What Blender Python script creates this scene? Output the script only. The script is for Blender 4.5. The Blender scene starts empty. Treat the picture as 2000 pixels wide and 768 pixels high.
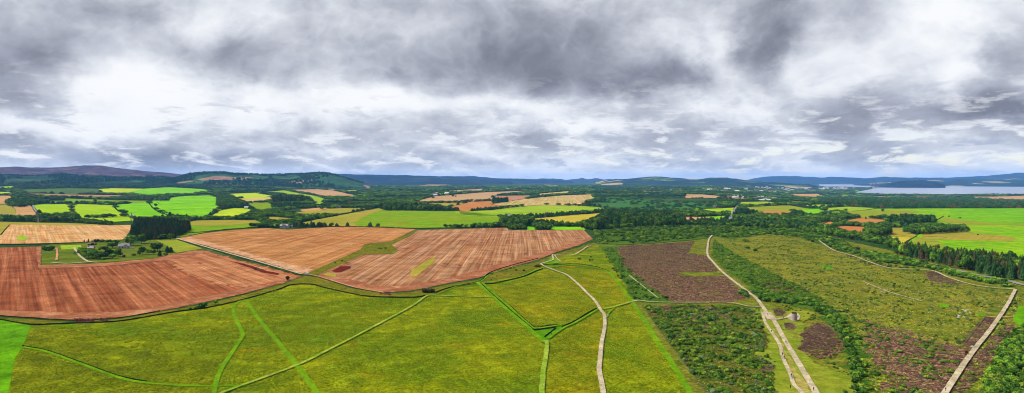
import bpy, bmesh, math, random
import numpy as np
from mathutils import Vector, noise as mnoise
from mathutils.geometry import delaunay_2d_cdt
random.seed(7); rng = np.random.default_rng(7)
sc = bpy.context.scene; COL = sc.collection
# ------------------------------------------------------------------ camera model
F = 1200.0; H = 100.0; TH = math.atan(32/F)
cam_d = bpy.data.cameras.new('camera'); cam = bpy.data.objects.new('camera', cam_d); COL.objects.link(cam)
cam.location = (0, 0, H); cam.rotation_euler = (math.pi/2-TH, 0, 0)
cam_d.sensor_width = 36; cam_d.lens = 36*F/2000; cam_d.clip_start = 1; cam_d.clip_end = 120000
sc.camera = cam
def sstep(a, b, v):
    t = np.clip((v-a)/(b-a), 0, 1); return t*t*(3-2*t)
def tz(x, y):                                     # height of the land above the plateau
    x = np.asarray(x, float); y = np.asarray(y, float)
    r = np.hypot(x, y); ye = np.maximum(y, 60.)
    px = 1000+F*np.clip(x/ye, -3, 3)
    A = np.minimum(.8+r/2000, 2.5)
    z = A*(np.sin(x/310+1.3)*np.cos(y/270)+.6*np.sin(x/170+y/210))
    z = z*(1-.6*sstep(1400, 1650, px)*sstep(2500, 4000, r))
    z = z-58*sstep(1380, 1590, px)*sstep(2500, 6400, r)
    z = z+62*(1-sstep(250, 800, px))*sstep(3000, 8000, r)
    return z
def rays(P):
    P = np.asarray(P, float)
    dx = P[:, 0]-1000; dv = 384-P[:, 1]
    fy = math.cos(TH)*F+math.sin(TH)*dv; fz = -math.sin(TH)*F+math.cos(TH)*dv
    return dx, fy, fz
def gp(P, zc=None):                               # places seen in the photograph -> places on the land
    dx, fy, fz = rays(P); n = np.hypot(dx, fy); s = np.minimum(fz/n, -.0022)
    r = H/-s
    for _ in range(14):
        x = r*dx/n; y = r*fy/n
        z = tz(x, y) if zc is None else zc
        r = np.clip(.5*r+.5*(H-z)/-s, 50, 48000)
    return np.stack([r*dx/n, r*fy/n], 1)
def topx(x, y, z=None):
    x = np.asarray(x, float); y = np.asarray(y, float)
    z = tz(x, y) if z is None else z
    a = y; c = z-H
    fw = a*math.cos(TH)-c*math.sin(TH); up = a*math.sin(TH)+c*math.cos(TH)
    fw = np.maximum(fw, 1)
    return 1000+F*x/fw, 384-F*up/fw
def dens(P, step=9., closed=True):
    out = []; n = len(P)
    for i in range(n if closed else n-1):
        a = P[i]; b = P[(i+1) % n]; k = max(1, int(math.hypot(b[0]-a[0], (b[1]-a[1])*2)/step))
        for j in range(k): out.append((a[0]+(b[0]-a[0])*j/k, a[1]+(b[1]-a[1])*j/k))
    if not closed: out.append(P[-1])
    return out
def smooth(P, n=6):                               # Catmull-Rom through the points
    P = [tuple(p) for p in P]; Q = [P[0]]+P+[P[-1]]; out = []
    for i in range(1, len(Q)-2):
        p0, p1, p2, p3 = [np.array(q, float) for q in Q[i-1:i+3]]
        for j in range(n):
            t = j/n
            out.append(tuple(.5*((2*p1)+(-p0+p2)*t+(2*p0-5*p1+4*p2-p3)*t*t+(-p0+3*p1-3*p2+p3)*t**3)))
    out.append(P[-1]); return out
def pip(X, Y, poly):
    poly = np.asarray(poly, float); ins = np.zeros(len(X), bool); n = len(poly); j = n-1
    for i in range(n):
        xi, yi = poly[i]; xj, yj = poly[j]
        if yi != yj:
            c = ((yi > Y) != (yj > Y)) & (X < (xj-xi)*(Y-yi)/(yj-yi)+xi)
            ins ^= c
        j = i
    return ins
def dline(X, Y, L):
    d = np.full(len(X), 1e9); L = np.asarray(L, float)
    for i in range(len(L)-1):
        a = L[i]; b = L[i+1]; v = b-a; q = max(v@v, 1e-6)
        t = np.clip(((X-a[0])*v[0]+(Y-a[1])*v[1])/q, 0, 1)
        d = np.minimum(d, np.hypot(X-a[0]-t*v[0], Y-a[1]-t*v[1]))
    return d
# ------------------------------------------------------------------ objects
def mesh(name, v, f, mats=(), sm=False):
    m = bpy.data.meshes.new(name); m.from_pydata([tuple(map(float, p)) for p in v], [], [tuple(int(i) for i in q) for q in f]); m.update()
    for q in (mats if isinstance(mats, (list, tuple)) else [mats]): m.materials.append(q)
    if sm: m.shade_smooth()
    return m
def ob(name, data, parent=None, label=None, cat=None, group=None, kind=None, loc=None, rz=0, scale=None):
    o = bpy.data.objects.new(name, data); COL.objects.link(o)
    if parent: o.parent = parent
    if label: o['label'] = label
    if cat: o['category'] = cat
    if group: o['group'] = group
    if kind: o['kind'] = kind
    if loc is not None: o.location = loc
    if rz: o.rotation_euler = (0, 0, rz)
    if scale is not None: o.scale = scale
    return o
def tree_copy(src, **kw):
    o = ob(src.name.split('.')[0], src.data, **kw)
    for c in src.children:
        d = c.copy(); COL.objects.link(d); d.parent = o
        for g in c.children:
            e = g.copy(); COL.objects.link(e); e.parent = d
    return o
class MB:
    def __init__(s): s.v = []; s.f = []
    def box(s, c, d, rz=0, taper=1):
        b = len(s.v); ca, sa = math.cos(rz), math.sin(rz)
        for k in (-1, 1):
            t = 1 if k < 0 else taper
            for i, j in ((-1, -1), (1, -1), (1, 1), (-1, 1)):
                x = i*d[0]/2*t; y = j*d[1]/2*t
                s.v.append((c[0]+x*ca-y*sa, c[1]+x*sa+y*ca, c[2]+k*d[2]/2))
        s.f += [tuple(b+i for i in q) for q in ((3, 2, 1, 0), (4, 5, 6, 7), (0, 1, 5, 4), (1, 2, 6, 5), (2, 3, 7, 6), (3, 0, 4, 7))]
        return s
    def tube(s, a, b_, r1, r2=None, n=8):
        r2 = r1 if r2 is None else r2; a = Vector(a); b_ = Vector(b_); d = (b_-a).normalized()
        u = d.orthogonal().normalized(); w = d.cross(u); b = len(s.v)
        for p, r in ((a, r1), (b_, r2)):
            for i in range(n):
                t = 2*math.pi*i/n; s.v.append(tuple(p+u*r*math.cos(t)+w*r*math.sin(t)))
        for i in range(n): s.f.append((b+i, b+(i+1) % n, b+n+(i+1) % n, b+n+i))
        s.f.append(tuple(b+n-1-i for i in range(n))); s.f.append(tuple(b+n+i for i in range(n)))
        return s
    def poly(s, pts):
        b = len(s.v); s.v += list(pts); s.f.append(tuple(range(b, b+len(pts)))); return s
    def mesh(s, name, m, sm=False): return mesh(name, s.v, s.f, m, sm)
# ------------------------------------------------------------------ materials
GAIN = 2.75
def lin(c): return tuple((v/255/12.92 if v/255 <= .04045 else ((v/255+.055)/1.055)**2.4) for v in c)
def alb(c, g=None): return tuple(min(.85, max(.002, v/(g or GAIN))) for v in lin(c))+(1,)
class NT:
    def __init__(s, t): s.t = t; s.n = t.nodes; s.l = t.links
    def new(s, typ, **kw):
        n = s.n.new(typ)
        for k, v in kw.items(): setattr(n, k, v)
        return n
    def put(s, sock, v):
        if isinstance(v, bpy.types.NodeSocket): s.l.new(v, sock)
        else:
            try: sock.default_value = v
            except Exception: sock.default_value = v[:3]
    def m(s, op, a, b=0., c=None, clamp=False):
        n = s.new('ShaderNodeMath', operation=op, use_clamp=clamp); s.put(n.inputs[0], a); s.put(n.inputs[1], b)
        if c is not None: s.put(n.inputs[2], c)
        return n.outputs[0]
    def mix(s, f, a, b, bt='MIX'):
        n = s.new('ShaderNodeMix', data_type='RGBA', blend_type=bt, clamp_factor=True)
        s.put(n.inputs[0], f); s.put(n.inputs[6], a); s.put(n.inputs[7], b); return n.outputs[2]
    def noise(s, vec, scale, detail=4., rough=.55, dist=0., dim='3D'):
        n = s.new('ShaderNodeTexNoise', noise_dimensions=dim); s.put(n.inputs['Vector'], vec); s.put(n.inputs['Scale'], scale)
        s.put(n.inputs['Detail'], detail); s.put(n.inputs['Roughness'], rough); s.put(n.inputs['Distortion'], dist); return n.outputs[0]
    def ramp(s, f, lo, hi, a=0., b=1.):
        n = s.new('ShaderNodeMapRange'); n.interpolation_type = 'SMOOTHSTEP'
        s.put(n.inputs[0], f); s.put(n.inputs[1], lo); s.put(n.inputs[2], hi); s.put(n.inputs[3], a); s.put(n.inputs[4], b); return n.outputs[0]
    def mapping(s, vec, rot=0., scl=(1, 1, 1)):
        n = s.new('ShaderNodeVectorRotate', rotation_type='Z_AXIS'); s.put(n.inputs['Vector'], vec); s.put(n.inputs['Angle'], rot)
        q = s.new('ShaderNodeVectorMath', operation='MULTIPLY'); s.l.new(n.outputs[0], q.inputs[0]); q.inputs[1].default_value = scl; return q.outputs[0]
def newmat(name):
    m = bpy.data.materials.new(name); m.use_nodes = True; t = NT(m.node_tree); b = t.n['Principled BSDF']
    b.inputs['Roughness'].default_value = .95; b.inputs['Specular IOR Level'].default_value = 0.
    return m, t, b
def plain(name, c, rough=.8, spec=.3, metal=0, var=.12, sc_=2.):
    m, t, b = newmat(name); tc = t.new('ShaderNodeTexCoord').outputs['Object']
    n = t.noise(tc, sc_, 4); a = alb(c); k = t.ramp(n, .3, .7, 1-var, 1+var)
    t.put(b.inputs['Base Color'], t.mix(1., a, k, 'MULTIPLY')); b.inputs['Roughness'].default_value = rough
    b.inputs['Specular IOR Level'].default_value = spec; b.inputs['Metallic'].default_value = metal; return m
def ground(name, c1, c2, c3=None, big=.012, mid=.07, fine=.9, famt=.3, stripe=None, sw=7., samt=.5, sc1=None, tram=0., bump=.3, p3=.62, mamt=.22, seed=0., streak=None):
    """c1/c2 blended in broad patches, c3 in scattered patches; stripe = direction of drill rows (azimuth, radians)"""
    m, t, b = newmat(name); P = t.new('ShaderNodeNewGeometry').outputs['Position']
    if seed:
        q = t.new('ShaderNodeVectorMath', operation='ADD'); t.l.new(P, q.inputs[0]); q.inputs[1].default_value = (seed*137, seed*71, seed*13); P = q.outputs[0]
    col = t.mix(t.ramp(t.noise(P, big, 5, .6, .4), .36, .64), alb(c1), alb(c2))
    if c3: col = t.mix(t.ramp(t.noise(P, big*2.3, 6, .65, .6), p3, p3+.1), col, alb(c3))
    if stripe is not None:
        Q = t.mapping(P, stripe, (1/sw, 1/(sw*45), 0)); Q2 = t.mapping(P, stripe, (1/(sw*.3), 1/(sw*30), 0))
        s = t.noise(Q, 1., 5, .65); s2 = t.noise(Q2, 1., 3, .6)
        col = t.mix(t.m('MULTIPLY', t.ramp(s, .42, .62), samt), col, alb(sc1))
        col = t.mix(1., col, t.ramp(s2, .3, .7, 1-.45*samt, 1+.35*samt), 'MULTIPLY')
        if tram:
            sx = t.new('ShaderNodeSeparateXYZ'); t.l.new(t.mapping(P, stripe, (1, 1, 0)), sx.inputs[0])
            w = t.m('ABSOLUTE', t.m('SUBTRACT', t.m('FRACT', t.m('DIVIDE', sx.outputs[0], tram)), .5))
            col = t.mix(t.ramp(w, .0, .16, .55, 0.), col, alb(c2 if c3 is None else c3))
    col = t.mix(1., col, t.ramp(t.noise(P, mid, 5, .6), .3, .7, 1-mamt, 1+mamt), 'MULTIPLY')
    if streak:
        for an, ln, am in ((.9, 9., .2), (-.35, 22., .16)):
            col = t.mix(1., col, t.ramp(t.noise(t.mapping(P, an, (1/2.2, 1/ln, .2)), .8, 4, .65), .3, .7, 1-am, 1+am), 'MULTIPLY')
        col = t.mix(t.ramp(t.noise(P, .045, 6, .7, .8), .5, .7), col, alb(streak))
    fn = t.noise(P, fine, 3, .6)
    col = t.mix(1., col, t.ramp(fn, .3, .7, 1-famt, 1+famt), 'MULTIPLY')
    t.put(b.inputs['Base Color'], col)
    if bump:
        bn = t.new('ShaderNodeBump'); bn.inputs['Strength'].default_value = bump; bn.inputs['Distance'].default_value = .6
        t.l.new(fn, bn.inputs['Height']); t.l.new(bn.outputs[0], b.inputs['Normal'])
    return m
def leafmat(name, cs, dark=.55, hue=None, mot=1.5, LG=1.):
    m, t, b = newmat(name); oi = t.new('ShaderNodeObjectInfo').outputs['Random']; tc = t.new('ShaderNodeTexCoord').outputs['Object']
    cr = t.new('ShaderNodeValToRGB'); t.l.new(oi, cr.inputs[0]); e = cr.color_ramp.elements; e[0].color = alb(cs[0], LG); e[1].color = alb(cs[-1], LG)
    for i, c in enumerate(cs[1:-1]): x = e.new((i+1)/(len(cs)-1)); x.color = alb(c, LG)
    n = t.noise(tc, mot*4, 3, .6)
    t.put(b.inputs['Base Color'], t.mix(1., cr.outputs[0], t.ramp(n, .3, .7, dark, 1.35), 'MULTIPLY'))
    return m
# ------------------------------------------------------------------ land
LR = [5., 20., 45.]+[70*1.022**i for i in range(302)]
LA = [math.radians(a) for a in list(np.arange(-180, -62, 6.))+list(np.arange(-62, 62.01, .42))+list(np.arange(68, 180, 6.))]
def build_ground(m):
    n = len(LA); R = np.array(LR)[:, None]; A = np.array(LA)[None, :]
    X = R*np.sin(A); Y = R*np.cos(A); Z = tz(X, Y)
    v = [(0, 0, float(tz(0, 0)))]+list(zip(X.ravel(), Y.ravel(), Z.ravel())); f = []
    for j in range(n): f.append((0, 1+(j+1) % n, 1+j))
    for i in range(len(LR)-1):
        for j in range(n):
            a = 1+i*n+j; b = 1+i*n+(j+1) % n; f.append((a, b, b+n, a+n))
    return ob('ground', mesh('ground', v, f, m, True), kind='structure')
OPEN = []                                         # open land: no trees are strewn here
LATX = None
def lift(x, y, lv): return tz(x, y)+(.04+np.hypot(x, y)*1.6e-4)*lv
def sheet(name, P, m, lv=1, open_=True, zc=None, kind='structure', wob=.0):
    global LATX
    Q = dens(P, 3.5 if wob >= 3 else 8); W = gp(Q, zc)
    if wob:
        W = W+np.array([[mnoise.fractal((w[0]/11, w[1]/11, 3), .8, 2., 4)*wob, mnoise.fractal((w[0]/11, w[1]/11, 9), .8, 2., 4)*wob] for w in W])
    if LATX is None:
        R = np.array(LR)[:, None]; A = np.array([a for a in LA if abs(a) < 1.])[None, :]
        LATX = np.stack([(R*np.sin(A)).ravel(), (R*np.cos(A)).ravel()], 1)
    lo = W.min(0); hi = W.max(0)
    c = LATX[(LATX[:, 0] > lo[0]) & (LATX[:, 0] < hi[0]) & (LATX[:, 1] > lo[1]) & (LATX[:, 1] < hi[1])]
    if zc is None and len(c): c = c[pip(c[:, 0], c[:, 1], W)]
    else: c = c[:0]
    pts = [Vector(p) for p in W]+[Vector(p) for p in c]; n = len(W)
    vs, es, fs, *_ = delaunay_2d_cdt(pts, [(i, (i+1) % n) for i in range(n)], [], 1, 1e-4)
    vx = np.array([p[0] for p in vs]); vy = np.array([p[1] for p in vs])
    z = lift(vx, vy, lv) if zc is None else np.full(len(vx), zc)
    F_ = []
    for q in fs:
        a, b, d = [vs[i] for i in q[:3]]
        F_.append(tuple(q) if (b-a).cross(d-a) > 0 else tuple(q)[::-1])
    o = ob(name, mesh(name, list(zip(vx, vy, z)), F_, m, zc is None), kind=kind)
    if open_: OPEN.append(W)
    return o
PATHS = []                                        # (world polyline, width)
def strip(name, P, w, m, lv=4, edge=.12, n=6, w2=None, keep=True):
    S = smooth(P, n); W = gp(S); k = len(W)
    # resample to about 3 m
    out = [W[0]]
    for i in range(1, k):
        d = np.hypot(*(W[i]-W[i-1])); s = max(1, int(d/max(3, np.hypot(*W[i])*.008)))
        for j in range(1, s+1): out.append(W[i-1]+(W[i]-W[i-1])*j/s)
    W = np.array(out); k = len(W)
    T = np.gradient(W, axis=0); T /= np.maximum(np.hypot(T[:, 0], T[:, 1]), 1e-6)[:, None]; N = np.stack([-T[:, 1], T[:, 0]], 1)
    ww = np.linspace(w, w2 or w, k)/2
    jit = np.array([[mnoise.noise((p[0]/6, p[1]/6, s)) for s in (1, 5)] for p in W])*edge*w
    Lp = W+N*(ww+jit[:, 0])[:, None]; Rp = W-N*(ww+jit[:, 1])[:, None]
    v = []
    for a, c, b in zip(Lp, W, Rp):
        for q in (a, c, b): v.append((q[0], q[1], float(lift(q[0], q[1], lv))+.02))
    f = []
    for i in range(k-1):
        for j in (0, 1): a = i*3+j; f.append((a+1, a, a+3, a+4)[::-1])
    o = ob(name, mesh(name, v, f, m), kind='structure')
    if keep: PATHS.append((W[::2], max(w, w2 or w)))
    return o
HGRID = []
def hillmesh(name, prof, r0, wf, wb, m, zfoot=None, amp=.1, nr=46, step=5, foot=-72, rough=900., seed=0, jag=1.5):
    """a real ridge: crest outline prof (seen bearing, height), wf metres deep in front and wb behind"""
    xs = np.arange(prof[0][0], prof[-1][0]+1, step); ys = np.interp(xs, [p[0] for p in prof], [p[1] for p in prof])
    if seed >= 5: ys = ys+np.array([jag*(mnoise.fractal((x_*.03, seed, 0), .9, 2., 5)) for x_ in xs])
    v = []; f = []
    for x, y in zip(xs, ys):
        az = math.atan2(x-1000, F); el = (352-y)/math.hypot(F, x-1000); top = H+el*r0
        for j in range(nr+1):
            t = j/nr*2-1; r = r0+(wf if t < 0 else wb)*t; s = .5+.5*math.cos(math.pi*t); s = s**(.8)
            X = r*math.sin(az); Y = r*math.cos(az)
            zf = foot if foot is not None else float(tz(X, Y))-12
            nz = mnoise.fractal((X/rough+seed, Y/rough, seed), 1., 2., 5)
            z = zf+(top-zf)*s*(1+amp*nz*(1-abs(s*2-1)**4)*1.)
            z += (top-zf)*.025*mnoise.fractal((X/(rough*.25), Y/(rough*.25), 5+seed), 1., 2., 3)*s
            v.append((X, Y, z))
    n = nr+1
    for i in range(len(xs)-1):
        for j in range(nr): a = i*n+j; f.append((a, a+n, a+n+1, a+1)[::-1])
    HGRID.append((np.array(v).reshape(len(xs), n, 3), xs))
    return ob(name, mesh(name, v, f, m, True), kind='structure')
# ------------------------------------------------------------------ sky, sun, exposure, air
SUN_AZ, SUN_EL = math.radians(-78), math.radians(50)
EXPO = 1.15; SKYG = 2**EXPO
sc.view_settings.view_transform = 'Standard'; sc.view_settings.look = 'None'; sc.view_settings.gamma = 1; sc.view_settings.exposure = EXPO
w = bpy.data.worlds.new('World'); sc.world = w; w.use_nodes = True
t = NT(w.node_tree); t.n.clear()
out = t.new('ShaderNodeOutputWorld'); D = t.new('ShaderNodeTexCoord').outputs['Generated']
sx = t.new('ShaderNodeSeparateXYZ'); t.l.new(D, sx.inputs[0]); X, Y, Z = sx.outputs
az = t.m('ARCTAN2', X, Y); el = t.m('ARCSINE', Z)
zc = t.m('ADD', t.m('MAXIMUM', Z, 0.), .14)
cp = t.new('ShaderNodeCombineXYZ'); t.l.new(t.m('DIVIDE', X, zc), cp.inputs[0]); t.l.new(t.m('DIVIDE', Y, zc), cp.inputs[1]); CP = cp.outputs[0]
# direction, stretched so that low clouds lie in flat bands
dp = t.new('ShaderNodeCombineXYZ'); t.l.new(t.m('MULTIPLY', az, 3.), dp.inputs[0])
t.l.new(t.m('MULTIPLY', t.m('POWER', t.m('MAXIMUM', el, .0), .8), 3.7), dp.inputs[1]); DP = dp.outputs[0]
def vadd(a, b, k):
    q = t.new('ShaderNodeVectorMath', operation='MULTIPLY_ADD'); t.l.new(b, q.inputs[0]); q.inputs[1].default_value = (k, k, k); t.l.new(a, q.inputs[2]); return q.outputs[0]
def cnoise(vec, s, d=3, r=.5):
    n = t.new('ShaderNodeTexNoise'); t.l.new(vec, n.inputs['Vector']); n.inputs['Scale'].default_value = s; n.inputs['Detail'].default_value = d; n.inputs['Roughness'].default_value = r
    q = t.new('ShaderNodeVectorMath', operation='SUBTRACT'); t.l.new(n.outputs['Color'], q.inputs[0]); q.inputs[1].default_value = (.5, .5, .5); return q.outputs[0]
wv = cnoise(DP, .9, 4, .55)
DPw = vadd(DP, wv, .55)
ws = t.new('ShaderNodeSeparateXYZ'); t.l.new(cnoise(DP, 1.7, 6, .6), ws.inputs[0])
azw = t.m('ADD', az, t.m('MULTIPLY', ws.outputs[0], .26)); elw = t.m('ADD', el, t.m('MULTIPLY', ws.outputs[1], .11))
def blob(px, py, sxp, syp, wt):
    a = math.atan((px-1000)/F); e = math.atan((352-py)/math.hypot(F, px-1000))
    u = t.m('DIVIDE', t.m('SUBTRACT', azw, a), sxp/F*math.cos(a)); v = t.m('DIVIDE', t.m('SUBTRACT', elw, e), syp/F)
    return t.m('MULTIPLY', t.m('EXPONENT', t.m('MULTIPLY', t.m('ADD', t.m('MULTIPLY', u, u), t.m('MULTIPLY', v, v)), -1.)), wt)
BL = [(700, 125, 180, 55, .42), (1010, 125, 240, 58, .66), (1270, 160, 130, 40, .85), (980, 30, 330, 50, .30), (30, 120, 90, 60, .42), (130, 95, 60, 40, .3), (270, 30, 90, 34, .40),
      (60, 190, 120, 20, .25), (450, 150, 120, 40, .22), (1180, 60, 120, 50, .25), (1500, 30, 85, 60, .60), (1520, 110, 50, 45, .45), (1980, 130, 70, 70, .50), (1420, 265, 110, 26, .46), (1640, 270, 80, 28, .50),
      (1800, 220, 170, 28, .45), (1960, 230, 70, 30, .45), (1040, 278, 130, 16, .42), (1240, 230, 110, 18, .20), (1650, 300, 60, 12, .3), (200, 280, 200, 28, .5), (380, 312, 240, 16, .4), (600, 270, 200, 20, .15), (860, 245, 130, 22, .18), (1250, 317, 90, 10, .2), (940, 312, 150, 9, .24), (1650, 200, 120, 25, .2),
      (300, 190, 130, 50, -.42), (560, 210, 240, 40, -.42), (420, 50, 70, 50, -.42), (800, 205, 160, 16, -.35), (1070, 215, 90, 22, -.4), (1400, 110, 60, 60, -.42), (1390, 215, 90, 25, -.3), (1750, 90, 150, 60, -.36), (1580, 150, 60, 40, -.3), (1870, 145, 70, 30, -.35), (620, 290, 200, 12, -.15), (1900, 262, 60, 12, -.4), (1150, 250, 90, 14, -.35), (1540, 255, 25, 14, -.4), (60, 235, 120, 18, -.3), (300, 240, 160, 30, -.12), (1100, 240, 120, 18, -.15)]
low = None
for b_ in BL:
    g = blob(*b_); low = g if low is None else t.m('ADD', low, g)
DPv = vadd(DPw, cnoise(DP, 6., 4, .6), .10)
def field(P_):                                    # thickness of the cloud sheet at a direction
    a = t.noise(P_, 1.5, 9, .6, .2)
    v = t.new('ShaderNodeTexVoronoi', feature='F1'); v.inputs['Scale'].default_value = 3.4; v.inputs['Detail'].default_value = 3.; v.inputs['Roughness'].default_value = .55; v.inputs['Lacunarity'].default_value = 2.1; v.normalize = True
    t.l.new(P_, v.inputs['Vector'])
    return t.m('ADD', t.m('MULTIPLY', t.m('SUBTRACT', a, .5), 1.35), t.m('MULTIPLY', t.m('SUBTRACT', .32, v.outputs['Distance']), 1.25))
f0 = field(DPv)
off = t.new('ShaderNodeVectorMath', operation='ADD'); t.l.new(DPv, off.inputs[0]); off.inputs[1].default_value = (-.02, .06, 0)
rel = t.m('SUBTRACT', field(off.outputs[0]), f0)
n3 = t.noise(t.mapping(CP, .2, (.42, .42, 1)), 1., 8, .6, .4)
d0 = t.m('ADD', f0, t.m('MULTIPLY', t.m('SUBTRACT', n3, .5), .35))
dn = t.m('ADD', t.m('ADD', d0, t.m('MULTIPLY', low, .9)), t.m('MULTIPLY', rel, .95))
cr = t.new('ShaderNodeValToRGB'); t.l.new(t.m('ADD', t.m('MULTIPLY', dn, .72), .455), cr.inputs[0])
E = cr.color_ramp.elements
def sky(c): return tuple(v/SKYG for v in lin(c))+(1,)
E[0].position = .0; E[0].color = sky((254, 254, 255)); E[1].position = 1.; E[1].color = sky((128, 130, 142))
for p, c in ((.22, (251, 252, 253)), (.36, (234, 237, 243)), (.50, (209, 213, 221)), (.64, (183, 187, 198)), (.80, (157, 160, 172)), (.92, (139, 142, 154))):
    x = E.new(p); x.color = sky(c)
cloud = cr.outputs[0]
# clear gaps: small ones high up, long slots near the horizon, mostly to the right
skt = t.new('ShaderNodeTexSky', sky_type='NISHITA'); skt.sun_disc = False; skt.sun_elevation = SUN_EL; skt.sun_rotation = SUN_AZ; skt.air_density = 1.3; skt.dust_density = .6; skt.ozone_density = 2.5
bandv = t.new('ShaderNodeCombineXYZ'); t.l.new(t.m('MULTIPLY', az, 15.), bandv.inputs[0]); t.l.new(t.m('MULTIPLY', el, 52.), bandv.inputs[1])
nb = t.noise(bandv.outputs[0], 1., 5, .55, .4)
gap = t.m('MULTIPLY', t.ramp(nb, .52, .68), t.ramp(el, .0, .085, 1., 0.))
gap = t.m('MULTIPLY', gap, t.ramp(az, -.35, .55, .2, .9))
bnd = t.noise(bandv.outputs[0], 1., 7, .62, .35)
cloud = t.mix(t.m('MULTIPLY', t.ramp(bnd, .50, .62), t.ramp(el, .03, .19, .8, 0.)), cloud, sky((250, 251, 254)))
cloud = t.mix(t.m('MULTIPLY', t.ramp(bnd, .46, .34), t.ramp(el, .03, .19, .75, 0.)), cloud, sky((174, 182, 200)))
cloud = t.mix(t.m('MULTIPLY', t.ramp(el, .0, .035, .55, 0.), 1.), cloud, sky((226, 231, 240)))
bg1 = t.new('ShaderNodeBackground'); t.l.new(skt.outputs[0], bg1.inputs[0]); bg1.inputs[1].default_value = .09
bg2 = t.new('ShaderNodeBackground'); t.l.new(cloud, bg2.inputs[0]); bg2.inputs[1].default_value = 1.
mx = t.new('ShaderNodeMixShader'); t.l.new(t.m('SUBTRACT', 1., gap), mx.inputs[0]); t.l.new(bg1.outputs[0], mx.inputs[1]); t.l.new(bg2.outputs[0], mx.inputs[2])
t.l.new(mx.outputs[0], out.inputs[0])
w.cycles.sampling_method = 'MANUAL'; w.cycles.sample_map_resolution = 256
sl = bpy.data.lights.new('sun', 'SUN'); sl.energy = 4.6; sl.angle = math.radians(4); sl.color = (1, .955, .89)
so = bpy.data.objects.new('sun', sl); COL.objects.link(so); so.location = (0, 0, 3000)
so.rotation_euler = Vector((-math.sin(SUN_AZ)*math.cos(SUN_EL), -math.cos(SUN_AZ)*math.cos(SUN_EL), -math.sin(SUN_EL))).to_track_quat('-Z', 'Y').to_euler()
HAZE = 1.8e-5
hb = MB().box((0, 4000, 195), (78000, 78000, 590)); hm = bpy.data.materials.new('air'); hm.use_nodes = True
q = NT(hm.node_tree); q.n.remove(q.n['Principled BSDF']); pv = q.new('ShaderNodeVolumePrincipled'); pv.inputs['Density'].default_value = HAZE
pv.inputs['Color'].default_value = (.17, .44, 1., 1); q.l.new(pv.outputs[0], q.n['Material Output'].inputs['Volume'])
ob('haze', hb.mesh('haze', hm), kind='stuff')
sc.cycles.max_bounces = 5; sc.cycles.diffuse_bounces = 2; sc.cycles.volume_bounces = 0; sc.cycles.glossy_bounces = 2; sc.cycles.transparent_max_bounces = 4
sc.cycles.use_denoising = True; sc.cycles.use_adaptive_sampling = True; sc.cycles.adaptive_threshold = .01; sc.cycles.pixel_filter_type = 'BLACKMAN_HARRIS'; sc.cycles.filter_width = 1.05
# ------------------------------------------------------------------ the land and its fields
def vpa(px): return math.atan((px-1000)/F)
M = {}
M['land'] = ground('woodland_floor', (52, 82, 34), (76, 100, 46), (108, 112, 62), big=.004, mid=.02, fine=.2, famt=.35)
build_ground(M['land'])
M['meadow'] = ground('rough_meadow', (140, 148, 12), (98, 124, 8), (164, 132, 18), big=.016, mid=.09, fine=.8, famt=.42, bump=.5, p3=.60, mamt=.26, streak=(92, 112, 10))
M['meadow2'] = ground('yellow_meadow', (148, 142, 14), (114, 126, 10), (160, 122, 22), big=.02, mid=.1, fine=.8, famt=.42, bump=.5, p3=.60, mamt=.26, seed=2, streak=(112, 116, 14))
M['meadow3'] = ground('dark_meadow', (130, 136, 14), (104, 118, 12), (150, 136, 24), big=.018, mid=.1, fine=.8, famt=.45, bump=.5, p3=.62, mamt=.28, seed=4, streak=(84, 96, 12))
M['verge'] = ground('verge', (128, 120, 34), (104, 112, 26), (70, 84, 22), big=.03, mid=.15, fine=.9, famt=.42, p3=.58)
M['bright'] = ground('mown_grass', (112, 176, 4), (90, 148, 4), (140, 170, 10), big=.02, mid=.08, fine=.7, famt=.25, p3=.6, mamt=.25)
M['pathgreen'] = ground('mown_path', (118, 164, 16), (98, 146, 12), (150, 170, 44), big=.05, mid=.2, fine=.8, famt=.16, p3=.6, bump=0)
M['pathpale'] = ground('worn_path', (164, 182, 64), (128, 166, 40), (190, 190, 110), big=.05, mid=.2, fine=.8, famt=.16, p3=.58, bump=0)
M['gravel'] = ground('gravel', (212, 196, 164), (190, 174, 142), (156, 154, 100), big=.06, mid=.3, fine=1.2, famt=.2, p3=.6, bump=0)
M['dirt'] = ground('dirt_track', (222, 176, 134), (196, 140, 100), (168, 130, 84), big=.05, mid=.3, fine=1.2, famt=.2, p3=.6)
M['asphalt'] = ground('asphalt', (158, 156, 152), (142, 142, 140), big=.03, mid=.2, fine=1.5, famt=.08, bump=0)
M['plough'] = ground('red_stubble', (144, 80, 50), (160, 92, 60), (116, 56, 34), big=.008, mid=.05, fine=.8, famt=.22, stripe=vpa(30), sw=9, samt=.75, sc1=(188, 120, 80), p3=.6)
M['ploughR'] = ground('worn_stubble', (176, 110, 70), (190, 126, 84), (150, 82, 50), big=.012, mid=.05, fine=.8, famt=.2, stripe=vpa(-60), sw=8, samt=.7, sc1=(208, 148, 104), p3=.6)
M['head'] = ground('headland', (182, 122, 86), (158, 98, 66), (202, 146, 108), big=.03, mid=.12, fine=1., famt=.2, p3=.56)
M['stub2'] = ground('golden_stubble', (190, 132, 78), (174, 114, 64), (198, 146, 96), big=.006, mid=.04, fine=.7, famt=.16, stripe=vpa(1045), sw=8, samt=.6, sc1=(214, 158, 102), p3=.56)
M['stub3'] = ground('pink_stubble', (160, 106, 70), (178, 126, 84), (122, 76, 52), big=.008, mid=.04, fine=.7, famt=.2, stripe=vpa(1022), sw=8, samt=.8, sc1=(200, 154, 116), p3=.57)
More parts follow.
